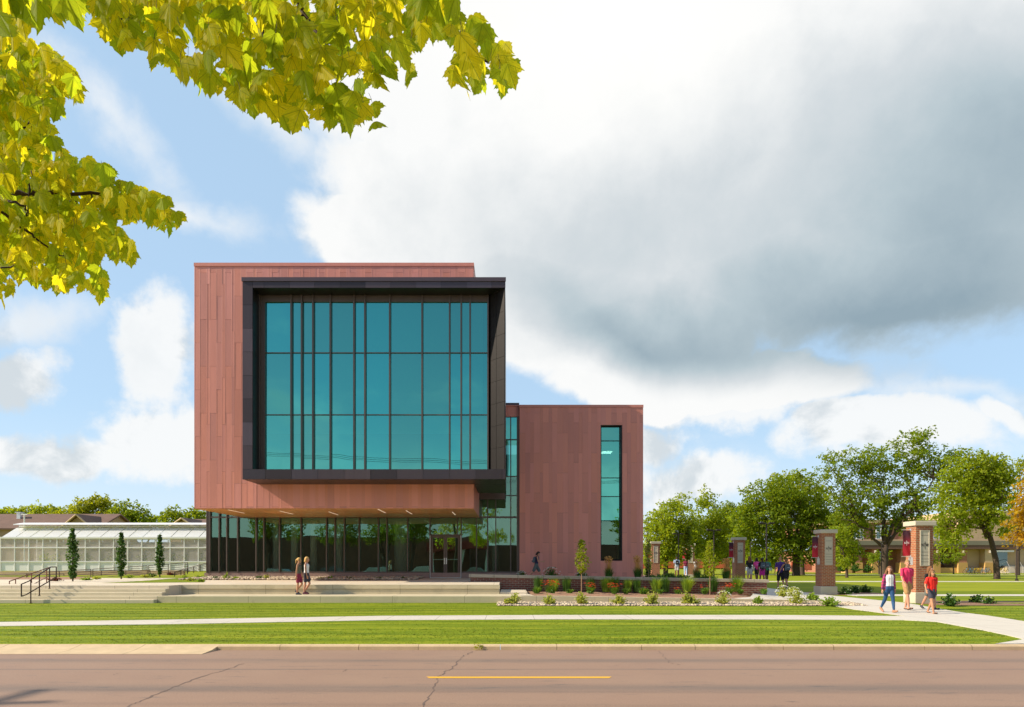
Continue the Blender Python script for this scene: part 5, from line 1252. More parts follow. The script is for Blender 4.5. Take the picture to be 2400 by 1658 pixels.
m_ = MB(); m_.box(hx(2043),hx(2070),DHb+.9,DHb+1.3,.5,hz(1322)); m_.box(hx(2205),hx(2330),DHb+.9,DHb+1.3,.5,hz(1331)); m_.build('low_stone_wall', M['ochre'], hall)
m_ = MB(); m_.box(hx(2341),hx(2379),DHb+1.7,DHb+1.99,hz(1328),hz(1294)); d_ = m_.build('entrance_doors', M['winhall'], hall)
m_ = MB(); m_.box(hx(2337),hx(2383),DHb+.6,DHb+2,hz(1294),hz(1290)); m_.build('door_canopy', M['stain'], d_)
m_ = MB()
for k in range(8): m_.box(hx(2344)+k*.25,hx(2440),DHb-2.0+k*.45,DHb+2.-.01*k,.55+k*.16,.55+(k+1)*.16)
m_.build('entrance_steps', M['stone'], hall)
for a in (2345,2375):
    m_ = MB(); m_.tube([(hx(a),DHb-2.1,1.5),(hx(a)+2.,DHb+1.6,2.9)],.04,6); m_.tube([(hx(a),DHb-2.1,.6),(hx(a),DHb-2.1,1.5)],.04,6); m_.build('handrail', M['stain'], hall)
for i, (px, lab) in enumerate([(2035,'round clipped hedge left of the hall window'),(1975,'round dark hedge at the left end of the hall'),(2005,'small hedge between the first hall columns')]):
    bush(px, 1340, 108, 1.1, 1.3, 'ogd', lab, 900+i, 300, .22, 0, group='hedges in front of the hall', name='hedge')
for i, (px, lab) in enumerate([(2180,'open multi-stem small tree under the hall canopy'),(2235,'open multi-stem small tree near the bicycles'),(2060,'bronze-leaved small tree before the hall columns')]):
    tree('ornamental_tree', lab, 'small trees in front of the hall', TB(px,100), [(px,1305,20,16),(px-12,1312,14,12),(px+12,1310,14,14)], 'fol_m', 100, .1, .26, .5, .5, seed=60+i)
# bicycles
def ring(m_, c, r, t_, n=20, ax='y'):
    pts = [(c[0]+r*math.cos(2*math.pi*k/n), c[1], c[2]+r*math.sin(2*math.pi*k/n)) for k in range(n+1)]; m_.tube(pts, t_, 5, caps=False)
def bike(label, mat):
    t_ = thing('bicycle', label, 'bicycle', (0,0,0), 0, 'bicycles parked in a row before the hall')
    for s in (-.52,.52):
        m_ = MB(); ring(m_, (s,0,.34), .33, .022); w_ = m_.build('wheel', M['black'], t_)
        m_ = MB()
        for k in range(8): a = k*math.pi/8; m_.tube([(s-.31*math.cos(a),0,.34-.31*math.sin(a)),(s+.31*math.cos(a),0,.34+.31*math.sin(a))],.003,3)
        m_.build('spokes', M['stain'], w_)
    m_ = MB()
    for a, b in [((-.52,0,.34),(-.15,0,.86)),((-.52,0,.34),(-.02,0,.33)),((-.02,0,.33),(-.17,0,.90)),((-.02,0,.33),(.36,0,.80)),((-.15,0,.84),(.34,0,.86)),((.52,0,.34),(.34,0,.95))]: m_.tube([a,b],.022,6)
    m_.build('frame', mat, t_)
    m_ = MB(); m_.bbox(-.30,-.05,-.07,.07,.92,.97,.02); m_.build('saddle', M['black'], t_)
    m_ = MB(); m_.tube([(.34,0,.95),(.36,0,1.02)],.015,6); m_.tube([(.30,-.25,1.03),(.37,-.1,1.02),(.37,.1,1.02),(.30,.25,1.03)],.015,6); m_.build('handlebar', M['lampm'], t_)
    return t_
by = bike('x', simple('yellow_bike_paint',(.75,.50,.02),.4,0,None)); bb = bike('x', simple('blue_bike_paint',(.08,.28,.50),.4,0,None))
bl = [(2268,'b','leftmost blue bicycle of the row before the hall'),(2277,'b','second blue bicycle from the left of the row'),(2287,'y','yellow bicycle after the two leftmost blue ones'),(2296,'y','middle yellow bicycle next to another yellow one'),(2305,'b','blue bicycle between yellow ones in the row'),(2314,'b','blue bicycle just left of the leaning tree trunk'),(2349,'y','yellow bicycle right of the leaning tree trunk'),(2357,'y','rightmost yellow bicycle of the row')]
fb = {'b':0,'y':0}
for px, c, lab in bl:
    s = bb if c == 'b' else by; D = 96.; loc = (PX(px,D),D,zg(0,D)+.0)
    if fb[c] == 0: s.location = loc; s['label'] = lab; s.rotation_euler[2] = .25; fb[c] = 1
    else: dup(s, loc, R.uniform(.1,.5), lab)

# things across the street, behind the camera: seen only in the glass
back = thing('brick_row_building', 'low dark brick building with red canopy across the street, seen in the glass', 'building', (0,0,0))
m_ = MB(); m_.box(-60,-8,-62,-50,0,7.4); m_.box(-8,60,-66,-56,0,5.6); m_.build('wall', simple('dark_brick',(.17,.085,.06),.9,0,(1,.3)), back)
m_ = MB(); m_.box(-15,-3,-50,-42,4.6,6.4); m_.build('canopy', simple('dark_red_canopy',(.30,.03,.025),.6,0,None), back)
for xx in (-14,-9,-4):
    m_ = MB(); m_.tube([(xx,-43,0),(xx,-43,4.6)],.35,10); m_.build('canopy_column', M['intcol'], back)
bt = tree('street_tree', 'dark leafy tree across the street reflected in the ground-floor glass', 'trees across the street', (0,40,0), [(1195,1050,110,110),(1110,1120,80,80),(1280,1110,85,90),(1195,960,60,70)], 'fol_m', 40., .25, .35, .7, .8, seed=91, fork=.3)
bt.location = (-30,-36,0)
for xx, yy, s, rz, lab in ((-23,-38,1.05,1.,'second dark tree across the street'),(-16.5,-34,1.15,2.2,'third tall dark tree across the street'),(-42,-40,1.2,3.,'leftmost dark tree across the street'),(9,-30,1.3,.7,'large dark tree across the street right of the canopy'),(22,-33,1.1,4.,'dark tree across the street facing the wing')): dup(bt, (xx,yy,0), rz, lab, s)
# utility poles and wires overhead on this side of the street
for px_, lab in ((-25.5,'wooden utility pole on the near side of the street left of the view'),(28,'wooden utility pole on the near side of the street right of the view')):
    t_ = thing('utility_pole', lab, 'utility pole', (px_,6.3,0)); m_ = MB(); m_.tube([(0,0,-.2),(0,0,12.6)],[.16,.10],10); m_.build('pole', M['bark'], t_)
    m_ = MB(); m_.box(-.06,.06,-1.1,1.1,12.0,12.15); m_.build('crossarm', M['bark'], t_)
for k, yy in enumerate((5.3,6.3,7.3)):
    pts = [(lerp(-25.5,28,i/24),yy,12.2-1.1*4*(i/24)*(1-i/24)) for i in range(25)]
    m_ = MB(); m_.tube(pts,.014,5); tag(m_.build('power_line', M['black']), ['nearest','middle','farthest'][k]+' overhead wire of three along the street', 'wire')

for k, (xx, yy, cc, lab) in enumerate([(-34,-19,(.5,.5,.52),'silver car parked across the street, farthest left'),(-27,-19.5,(.10,.12,.15),'dark grey car parked across the street'),(-20,-19,(.45,.5,.5),'pale grey car parked across the street'),(-12.5,-19.3,(.55,.56,.55),'white car parked across the street'),(-5,-19,(.25,.27,.28),'mid grey car parked across the street near the canopy'),(2.5,-19.2,(.6,.62,.6),'light car parked across the street facing the doors'),(9,-19,(.4,.45,.45),'pale car parked across the street, farthest right')]):
    car(lab, 0, 0, simple('car_paint', cc, .3, .3, None, coat=.5), (xx,yy,.0), .0, 'cars parked across the street')
# ================================================================== PEOPLE
def skin(n, c): return simple(n, c, .5, 0, (6,.06), spec=.3)
SK = [skin('light_skin',(.56,.28,.18)), skin('tan_skin',(.50,.25,.14)), skin('brown_skin',(.20,.09,.05))]
def cloth(n, c, nz=(9,.12)): return simple(n, c, .85, 0, nz, 0, (40,.3,.004))
CL = dict(pink=cloth('deep_pink_cotton',(.72,.035,.13)), red=cloth('red_cotton',(.80,.022,.012)), white=cloth('white_cotton',(.80,.80,.80)), black=cloth('black_cotton',(.012,.012,.014)),
          navy=cloth('navy_cotton',(.02,.025,.07)), khaki=cloth('khaki_shorts_cotton',(.42,.25,.10)), greyshort=cloth('grey_shorts_cotton',(.12,.14,.13)), charcoal=cloth('charcoal_shorts',(.05,.05,.07)), maroon=cloth('maroon_cotton',(.25,.02,.06)),
          olive=cloth('olive_grey_tank',(.13,.125,.09)), purple=cloth('purple_cotton',(.08,.03,.22)), magenta=cloth('magenta_cotton',(.55,.02,.26)), ltblue=cloth('light_blue_cotton',(.42,.55,.75)), hotpink=cloth('hot_pink_cotton',(.85,.08,.35)),
          green=cloth('green_cotton',(.03,.30,.16)), grey=cloth('grey_backpack_cloth',(.10,.13,.15)), stone=cloth('stone_shorts',(.5,.48,.45)))
m, t, b = newmat('blue_denim'); n = t.noise(t.obj(), 3, 3); n2 = t.noise(t.obj(), 60, 2)
t.put(b.inputs['Base Color'], t.mix(t.ss(n,.45,.65), (.018,.07,.19,1), (.06,.16,.32,1))); b.inputs['Roughness'].default_value = .9; t.put(b.inputs['Normal'], t.bump(n2,.3,.003)); CL['denim'] = m
m, t, b = newmat('pink_plaid_flannel'); x_, y_, z_ = t.sep(t.obj())
s1 = t.m('GREATER_THAN', t.m('FRACT', t.m('MULTIPLY', z_, 9.)), .5); s2 = t.m('GREATER_THAN', t.m('FRACT', t.m('MULTIPLY', t.m('ADD', x_, y_), 9.)), .5)
t.put(b.inputs['Base Color'], t.mix(t.m('MULTIPLY', t.m('ADD', s1, s2), .5), (.50,.05,.16,1), (.10,.03,.12,1))); b.inputs['Roughness'].default_value = .9; CL['plaid'] = m
HR = dict(brown=simple('brown_hair',(.16,.07,.028),.75,0,(30,.35)), blonde=simple('blonde_hair',(.60,.36,.12),.75,0,(30,.3)), gold=simple('golden_brown_hair',(.20,.085,.028),.75,0,(30,.3)), dark=simple('dark_hair',(.03,.015,.01),.75,0,(30,.3)), ltb=simple('short_light_hair',(.36,.21,.09),.8,0,(30,.3)))
SHOE = dict(dark=simple('dark_shoe',(.03,.03,.045),.5,0,None), sandal=simple('dark_brown_sandal',(.07,.04,.03),.6,0,None), tan=simple('tan_shoe',(.42,.22,.12),.6,0,None), pinkd=simple('maroon_shoe',(.12,.03,.05),.5,0,None))
EYE = simple('eye_white',(.7,.7,.7),.2,0,None); IRIS = simple('dark_iris',(.02,.015,.01),.2,0,None); LIP = simple('lips',(.45,.14,.12),.4,0,None); LENS = simple('mirror_sunglass_lens',(.35,.36,.16),.1,.8,None)
def remesh(m_, name, mat, parent, vox, smooth=2):
    o = m_.build('tmp_solid', mat); md = o.modifiers.new('r','REMESH'); md.mode = 'VOXEL'; md.voxel_size = vox; md.use_smooth_shade = True
    if smooth: s = o.modifiers.new('s','SMOOTH'); s.iterations = smooth; s.factor = .5
    dg = bpy.context.evaluated_depsgraph_get(); dg.update()
    me = bpy.data.meshes.new_from_object(o.evaluated_get(dg)); me.name = name
    me.materials.clear(); me.materials.append(mat)
    old = o.data; bpy.data.objects.remove(o); bpy.data.meshes.remove(old)
    n = bpy.data.objects.new(name, me); COL.objects.link(n); n.parent = parent; return n
def person(label, px, pyf, D, h, ang, legs, arms, top, bottom, hair, skin_=0, shoe='dark', lean=0, vox=.012, female=True, head=(0,0), face=True, group=None, pack=None, z=None, wide=1., glasses=False, jacket=None, sleeve=.5, blen=.42, skirt=False, print_=None):
    """legs/arms: (left, right); leg=(hip, knee) deg; arm=(swing, out, elbow) deg; ang: heading, 0 = away, 180 = to the camera, 90 = to the right"""
    loc = W(px,pyf,D)
    if z is not None: loc.z = z
    rt = thing('person', label, 'person', loc, -math.radians(ang), group)
    V3 = Vector; rad = math.radians; near = vox < .0115
    hw = .046*h*wide; Lth, Lsh = .245*h, .232*h; L = {}
    dz = 0; low = 1e9
    for s, (hp, kn) in zip((-1,1), legs):
        hip = V3((s*hw,0,.515*h)); k = hip+V3((s*.004,math.sin(rad(hp)),-math.cos(rad(hp))))*Lth
        a = k+V3((-s*.003,math.sin(rad(hp-kn)),-math.cos(rad(hp-kn))))*Lsh; heel = rad(max(-55,min(18,(hp-kn)*.9)))
        toe = a+V3((s*.012,math.cos(heel)*.105*h,math.sin(heel)*.105*h-.026*h)); hl = a+V3((0,-.02*h*math.cos(heel),-.030*h-.015*h*math.sin(heel)))
        L[s] = (hip,k,a,toe,hl); low = min(low,toe.z-.014*h,hl.z-.014*h)
    up = V3((0,0,-low))
    for s in L: L[s] = tuple(p+up for p in L[s])
    ln = lambda p: p+V3((0,math.sin(rad(lean))*(p.z-.52*h),-(1-math.cos(rad(lean)))*(p.z-.52*h)))+up
    sw = (.100 if female else .118)*h*wide
    T = lambda x_,y_,z_: ln(V3((x_*h,y_*h,z_*h)))
    A = {}
    for s, (swg, out, el) in zip((-1,1), arms):
        sh = ln(V3((s*sw,0,.797*h))); d = V3((s*math.sin(rad(out)),math.sin(rad(swg)),-math.cos(rad(swg)))).normalized()
        e = sh+d*.168*h; f_ = rad(swg+el); d2 = V3((s*math.sin(rad(out))*.6,math.sin(f_),-math.cos(f_))).normalized(); w_ = e+d2*.145*h
        A[s] = (sh,e,w_,d2)
    g = h/1.7
    m_ = MB(); cap = m_.capsule
    for s in (-1,1):
        hip,k,a,toe,hl = L[s]
        cap(hip,hip.lerp(k,.55),.050*h*wide,.042*h*wide); cap(hip.lerp(k,.5),k,.043*h*wide,.030*h); cap(k,k.lerp(a,.35),.030*h,.032*h); cap(k.lerp(a,.3),a,.032*h,.018*h); cap(hl,toe,.020*h,.014*h)
        sh,e,w_,d2 = A[s]
        cap(sh,e,.026*h*wide,.020*h); cap(e,w_,.020*h,.0135*h)
        # hand: palm, four fingers of different length curling, thumb from the side
        side = V3((s,0,0)); n_ = d2.cross(side); n_ = n_.normalized() if n_.length > .01 else V3((0,1,0)); pw = n_  # fingers spread fore-aft, palm faces the thigh
        pc = w_+d2*.028*g*1.6; 
        for q in (-.5,0,.5): cap(w_+pw*q*.02*g,w_+d2*.075*g+pw*q*.055*g,.0125*g,.0115*g)
        inn = V3((-s,0,0))
        for i, fl in enumerate((.070,.080,.076,.060)):
            b0 = w_+d2*.080*g+pw*(i-1.5)*.0195*g; m1 = b0+d2*fl*.55*g+inn*.008*g; m2 = m1+(d2*.75+inn*.6).normalized()*fl*.45*g
            cap(b0,m1,.0088*g,.008*g,8); cap(m1,m2,.008*g,.0068*g,8)
        tb = w_+d2*.03*g+pw*-.03*g; cap(tb,tb+(d2*.7-pw*.75).normalized()*.045*g,.0115*g,.0095*g,8); tq = tb+(d2*.7-pw*.75).normalized()*.045*g; cap(tq,tq+(d2+inn*.3-pw*.1).normalized()*.03*g,.0095*g,.008*g,8)
        cap(T(0,-.004,.80),sh,.030*h,.026*h)
    bw = 1 if female else 1.12
    for s in (-1,1):
        cap(T(s*.038*wide,0,.53),T(s*.028*wide,0,.62),.055*h*wide,.046*h*wide); cap(T(s*.028*wide,0,.62),T(s*.040*bw*wide,.004,.755),.046*h*wide,.052*h*bw*wide)
        if female: cap(T(s*.034,.028,.735),T(s*.034,.030,.735),.031*h,.030*h)
    cap(T(0,.0,.53),T(0,.002,.62),.060*h*wide,.050*h*wide); cap(T(0,.002,.62),T(0,.0,.755),.050*h*wide,.062*h*bw*wide); cap(T(0,-.004,.80),T(0,-.002,.83),.040*h,.032*h)
    cap(T(0,-.006,.80),T(0,.006,.868),.033*h,.029*h)
    hd = T(0,.012,.925)+V3((0,math.sin(rad(head[0]))*.02*h,0)); Mh = Matrix.Rotation(rad(head[1]),3,'Z') @ Matrix.Rotation(-rad(head[0]),3,'X')
    def hh(x_,y_,z_): return hd + Mh @ V3((x_*h,y_*h,z_*h))
    m_.ellips(hh(0,-.004,.012),(.045*h,.056*h,.055*h),14,10,Mh); m_.ellips(hh(0,.010,-.024),(.036*h,.042*h,.042*h),12,8,Mh)
    cap(hh(0,.050,.006),hh(0,.062,-.012),.006*h,.009*h,8); cap(hh(-.014,.046,-.034),hh(.014,.046,-.034),.0065*h,.0065*h,8); cap(hh(0,.040,-.052),hh(0,.040,-.054),.014*h,.013*h,8)
    for s in (-1,1): m_.ellips(hh(s*.047,-.004,-.004),(.008*h,.014*h,.019*h),8,6,Mh)
    remesh(m_, 'body', SK[skin_], rt, vox if not near else .0085, 2)
    if face:
        for s in (-1,1):
            e = MB(); e.ellips(hh(s*.018,.0475,.006),(.0085*h,.006*h,.0042*h),8,6,Mh); ey = e.build('eye', EYE, rt, smooth=True)
            e = MB(); e.ellips(hh(s*.018,.0522,.006),(.0042*h,.002*h,.004*h),8,6,Mh); e.build('iris', IRIS, ey)
        e = MB(); e.ellips(hh(0,.0535,-.030),(.015*h,.004*h,.005*h),10,6,Mh); e.build('mouth', LIP, rt, smooth=True)
    if glasses:
        e = MB()
        for s in (-1,1): e.ellips(hh(s*.020,.056,.009),(.017*h,.004*h,.012*h),12,8,Mh)
        e.capsule(hh(-.01,.059,.012),hh(.01,.059,.012),.002*h,.002*h,6); e.capsule(hh(-.038,.05,.012),hh(-.047,-.01,.010),.002*h,.002*h,6); e.capsule(hh(.038,.05,.012),hh(.047,-.01,.010),.002*h,.002*h,6)
        e.build('sunglasses', LENS, rt, smooth=True)
    # clothing
    def torso(m2, infl, ztop=.80, zbot=.56, flare=.0):
        m2.capsule(T(0,.0,zbot+.02),T(0,.002,.62),.062*h*wide+infl,.052*h*wide+infl); m2.capsule(T(0,.002,.62),T(0,.0,.755),.052*h*wide+infl,.063*h*bw*wide+infl)
        for s in (-1,1):
            m2.capsule(T(s*.040*wide,0,zbot+.02),T(s*.030*wide,0,.63),(.056+flare)*h*wide+infl,.050*h*wide+infl); m2.capsule(T(s*.030*wide,0,.62),T(s*.040*bw*wide,.004,.755),.048*h*wide+infl,.053*h*bw*wide+infl)
            if female: m2.capsule(T(s*.033,.028,.735),T(s*.033,.030,.735),.031*h+infl,.030*h+infl)
    def cut(o, zc_, keep='above'):
        bm = bmesh.new(); bm.from_mesh(o.data); nrm = V3((0,0,1))
        bmesh.ops.bisect_plane(bm, geom=bm.verts[:]+bm.edges[:]+bm.faces[:], plane_co=V3((0,0,zc_)), plane_no=nrm, clear_inner=(keep=='above'), clear_outer=(keep=='below')); bm.to_mesh(o.data); bm.free()
    tm, kind = top; m2 = MB(); torso(m2, .009*g, zbot=.46 if kind != 'tank' else .52)
    if kind in ('tee','shirt'):
        for s in (-1,1):
            sh,e,w_,d2 = A[s]; m2.capsule(T(0,-.004,.812),T(0,-.004,.826),.044*h,.035*h); m2.capsule(T(0,-.004,.812),sh,.036*h,.030*h*wide); m2.capsule(sh,sh.lerp(e,sleeve*1.3),.0315*h*wide,.0285*h*wide)
    else:
        for s in (-1,1): m2.capsule(T(s*.045,.0,.77),T(s*.055,-.002,.815),.030*h,.018*h)
    tp = remesh(m2, 'top', CL[tm], rt, vox, 3); cut(tp, T(0,0,.505 if kind != 'tank' else .565).z)
    if print_:
        e = MB()
        for i in range(7):
            a = (i-3)*.014*h; e.box(a-.0038*h,a+.0038*h,0,.006,-.009*h,.009*h); e.box(a-.0018*h,a+.0055*h,0,.006,.006*h-(i%3)*.006*h,.009*h-(i%3)*.006*h)
        o = e.build('shirt_lettering', M['black'], tp); p = T(0,.0,.765); o.location = p+V3((0,.062*h+.028,0))
    if jacket:
        m2 = MB()
        for s in (-1,1):
            sh,e,w_,d2 = A[s]; m2.capsule(T(s*.035,-.02,.80),sh,.031*h,.031*h); m2.capsule(sh,e,.031*h,.029*h); m2.capsule(e,e.lerp(w_,.85),.028*h,.024*h)
            m2.capsule(T(s*.074,-.008,.77),T(s*.085,-.010,.50),.034*h,.036*h); m2.capsule(T(s*.03,-.034,.78),T(s*.035,-.038,.50),.045*h,.045*h)
        remesh(m2, 'open_shirt', CL[jacket], rt, vox, 3)
    bmname, bk = bottom; m2 = MB(); fr = {'shorts':blen,'jeans':.97}[bk] if bk in ('shorts','jeans') else .6
    for s in (-1,1):
        hip,k,a,toe,hl = L[s]; m2.capsule(T(s*.036*wide,-.002,.565),hip,.056*h*wide,.058*h*wide)
        if bk == 'shorts':
            q = hip.lerp(k,min(1,fr*1.6)); m2.capsule(hip,q,.059*h*wide,(.053 if female else .051)*h*wide); m2.capsule(T(0,.002,.515),T(0,.002,.55),.067*h*wide,.063*h*wide)
        else:
            m2.capsule(T(0,.002,.515),T(0,.002,.55),.067*h*wide,.063*h*wide); m2.capsule(hip,hip.lerp(k,.55),.057*h*wide,.048*h*wide); m2.capsule(hip.lerp(k,.5),k,.049*h*wide,.036*h*wide); m2.capsule(k,k.lerp(a,.35),.036*h,.037*h); m2.capsule(k.lerp(a,.3),k.lerp(a,.93),.036*h,.024*h)
    remesh(m2, 'jeans' if bk == 'jeans' else 'shorts', CL[bmname], rt, vox, 3)
    for s in (-1,1):
        hip,k,a,toe,hl = L[s]; m2 = MB()
        m2.capsule(hl,hl.lerp(toe,.55),.026*h,.024*h,12); m2.capsule(hl.lerp(toe,.5),toe,.024*h,.020*h,12); m2.capsule(hl+V3((0,.0,.012*h)),a,.024*h,.021*h,10)
        if shoe == 'sandal':
            m2 = MB(); m2.capsule(hl-V3((0,0,.010*h)),toe-V3((0,0,.006*h)),.020*h,.018*h,12)
            q = hl.lerp(toe,.65); m2.capsule(q+V3((-.02*h,0,.006*h)),q+V3((.02*h,0,.006*h)),.010*h,.010*h); 
        remesh(m2, 'shoe', SHOE[shoe], rt, vox, 1)
    # hair
    hm, hs = hair; m2 = MB()
    m2.ellips(hh(0,-.008,.020),(.052*h,.062*h,.055*h) if hs != 'short' else (.0485*h,.059*h,.052*h),14,10,Mh)
    if hs in ('long','longwide'):
        wv_ = 1.25 if hs == 'longwide' else 1
        for s in (-1,1):
            m2.capsule(hh(s*.040,-.012,.012),T(s*.060*wv_,-.012,.80),.023*h,.027*h*wv_); m2.capsule(T(s*.060*wv_,-.012,.80),T(s*.070*wv_,.014,.715),.027*h*wv_,.013*h); m2.capsule(hh(s*.022,-.040,.0),T(s*.03,-.052,.76),.030*h,.022*h*wv_)
    elif hs == 'tail':
        m2.capsule(hh(0,-.058,.028),hh(0,-.082,-.01),.017*h,.021*h); m2.capsule(hh(0,-.082,-.01),hh(0,-.078,-.10),.021*h,.009*h)
    elif hs == 'bob':
        for s in (-1,1): m2.capsule(hh(s*.038,-.018,.01),hh(s*.040,-.026,-.055),.024*h,.022*h)
        m2.capsule(hh(0,-.044,.01),hh(0,-.048,-.06),.032*h,.028*h)
    hr = remesh(m2, 'hair', HR[hm], rt, vox*.9, 2)
    # trim the fringe so the face stays free
    bm = bmesh.new(); bm.from_mesh(hr.data); Mi = Mh.inverted()
    loc_ = lambda f: (Mi @ (f.calc_center_median()-hd))/h
    fz = [f for f in bm.faces if (lambda q: q.y > .012 and q.z < .034-.25*max(0,.045-q.y) and abs(q.x) < .046 and q.z > -.075)(loc_(f))]
    bmesh.ops.delete(bm, geom=fz, context='FACES'); bm.to_mesh(hr.data); bm.free()
    if pack:
        pm, plab = pack; m2 = MB(); c0, c1 = T(0,-.105,.64), T(0,-.098,.775)
        for s in (-1,1): m2.capsule(c0+V3((s*.045*h,0,0)),c1+V3((s*.035*h,0,0)),.050*h,.042*h)
        m2.capsule(T(-.03,-.15,.65),T(.03,-.15,.65),.035*h,.035*h)
        pk = thing('backpack', plab, 'backpack', loc, -math.radians(ang), 'backpacks worn by students')
        remesh(m2, 'bag', CL[pm], pk, vox, 3)
        for s in (-1,1):
            m2 = MB(); m2.tube([T(s*.045,-.07,.79),T(s*.058,.0,.852),T(s*.062,.062*bw,.78),T(s*.080,.02,.68),T(s*.06,-.07,.63)],.011*h,6); m2.build('strap', CL['charcoal'], pk, smooth=True)
        m2 = MB(); m2.tube([T(-.045,-.172,.70),T(0,-.186,.705),T(.045,-.172,.70)],.006*h,6); m2.build('zip', M['stain'], pk, smooth=True)
    return rt
NG = None
person('woman in open pink plaid shirt, white top and blue jeans', 2084, 1435.5, 24.3, 1.65, 176, ((14,6),(-16,22)), ((-8,10,8),(-4,12,6)), ('white','tank'), ('denim','jeans'), ('gold','longwide'), 0, 'tan', vox=.010, jacket='plaid', head=(4,-28))
person('man in deep pink T-shirt and khaki shorts in front of the sunlit pillar', 2126, 1430, 25.6, 1.86, 170, ((-10,4),(16,8)), ((-10,8,8),(14,12,20)), ('pink','tee'), ('khaki','shorts'), ('ltb','short'), 0, 'sandal', vox=.010, female=False, head=(2,-25), blen=.46, sleeve=.55)
person('woman in black top mostly hidden behind the red-shirted woman', 2180, 1430, 25.9, 1.66, 172, ((14,4),(-16,20)), ((-6,10,6),(10,12,14)), ('black','tee'), ('greyshort','shorts'), ('gold','long'), 0, 'dark', vox=.010, head=(-4,30))
person('woman in bright red T-shirt, dark shorts and sunglasses in front, walking', 2184, 1441, 23.8, 1.56, 172, ((-14,16),(16,5)), ((-10,8,6),(10,30,26)), ('red','tee'), ('charcoal','shorts'), ('gold','long'), 1, 'sandal', vox=.010, glasses=True, wide=1.08, sleeve=.55, blen=.34, print_=True)
person('ponytailed blonde woman in olive tank and maroon shorts on the ledge', 700, 1395, 30.35, 1.64, 90, ((18,58),(-2,2)), ((6,6,12),(-8,6,6)), ('olive','tank'), ('maroon','shorts'), ('blonde','tail'), 1, 'dark', vox=.0105, z=.59, head=(8,0))
person('blonde woman in white tank and dark shorts on the ledge', 718.5, 1393, 30.75, 1.68, 90, ((16,48),(-6,0)), ((-6,6,6),(4,6,10)), ('white','tank'), ('charcoal','shorts'), ('blonde','bob'), 0, 'pinkd', vox=.0105, z=.59, head=(6,0))
person('woman with grey backpack looking at her phone, walking along the metal wing', 1257, 1352, 39.2, 1.62, 90, ((26,2),(-26,14)), ((16,6,80),(12,6,76)), ('navy','tank'), ('greyshort','shorts'), ('dark','bob'), 0, 'dark', lean=7, vox=.012, z=1.10, head=(28,0), pack=('grey','grey backpack worn by the woman walking along the metal wing'), wide=1.1, blen=.55)
SG = 'students walking away along the campus walk'
bk = dict(face=False, vox=.014, group=SG)
person('student with black shirt and pale shorts, left of the group behind the wall end', 1757, 1366, 44.5, 1.70, 5, ((12,6),(-10,12)), ((8,8,8),(-8,8,8)), ('black','tee'), ('stone','shorts'), ('gold','long'), 0, 'dark', blen=.45, **bk)
person('student with small hot pink backpack, second in the group behind the wall end', 1773.5, 1364, 47, 1.64, 0, ((-8,6),(10,8)), ((6,8,8),(-6,8,8)), ('hotpink','tee'), ('black','shorts'), ('dark','bob'), 2, 'dark', pack=('hotpink','small hot pink backpack in the middle of the group'), **bk)
person('student in dark shirt and magenta shorts carrying a large grey backpack', 1786, 1370, 43, 1.66, 2, ((12,6),(-12,14)), ((8,8,8),(-8,8,8)), ('black','tee'), ('magenta','shorts'), ('dark','tail'), 2, 'dark', pack=('grey','large grey backpack above magenta shorts'), **bk)
person('student in green shirt at the right side of the group', 1797, 1367, 45.5, 1.64, 6, ((-10,10),(12,4)), ((6,8,8),(-10,12,8)), ('green','tee'), ('black','shorts'), ('dark','short'), 2, 'dark', pack=('grey','dark grey backpack worn over a green shirt'), female=False, **bk)
person('tall blonde student in purple shirt and black shorts on the shaded grass edge', 1829, 1380, 38.6, 1.80, 8, ((14,6),(-20,26)), ((8,8,8),(-8,8,8)), ('purple','tee'), ('black','shorts'), ('ltb','short'), 0, 'dark', female=False, blen=.6, **bk)
person('blonde student in black shorts with grey backpack, arms swinging, right of the purple shirt', 1843, 1379.5, 38.2, 1.66, 0, ((-16,22),(16,4)), ((22,22,10),(-14,26,8)), ('black','tank'), ('black','shorts'), ('gold','tail'), 1, 'dark', pack=('grey','grey-blue backpack worn by the student right of the purple shirt'), **bk)
person('man in light blue shirt with black shoulder bag, far left on the walk', 1586, 1353, 60, 1.78, 0, ((8,4),(-8,8)), ((0,8,8),(0,8,8)), ('ltblue','tee'), ('stone','shorts'), ('dark','short'), 2, 'dark', female=False, pack=('black','black bag on the back of the man in light blue'), **bk)
person('student in maroon and white holding a dark folder left of the far pillar', 1607, 1352, 62, 1.66, 180, ((6,2),(-6,6)), ((20,8,70),(20,8,70)), ('maroon','tee'), ('ltblue','jeans'), ('dark','long'), 2, 'dark', **bk)
person('student in pale top half hidden by plants right of the far pillar', 1631, 1352, 60, 1.56, 10, ((6,2),(-6,6)), ((4,8,8),(-4,8,8)), ('white','tee'), ('stone','shorts'), ('gold','short'), 1, 'dark', **bk)

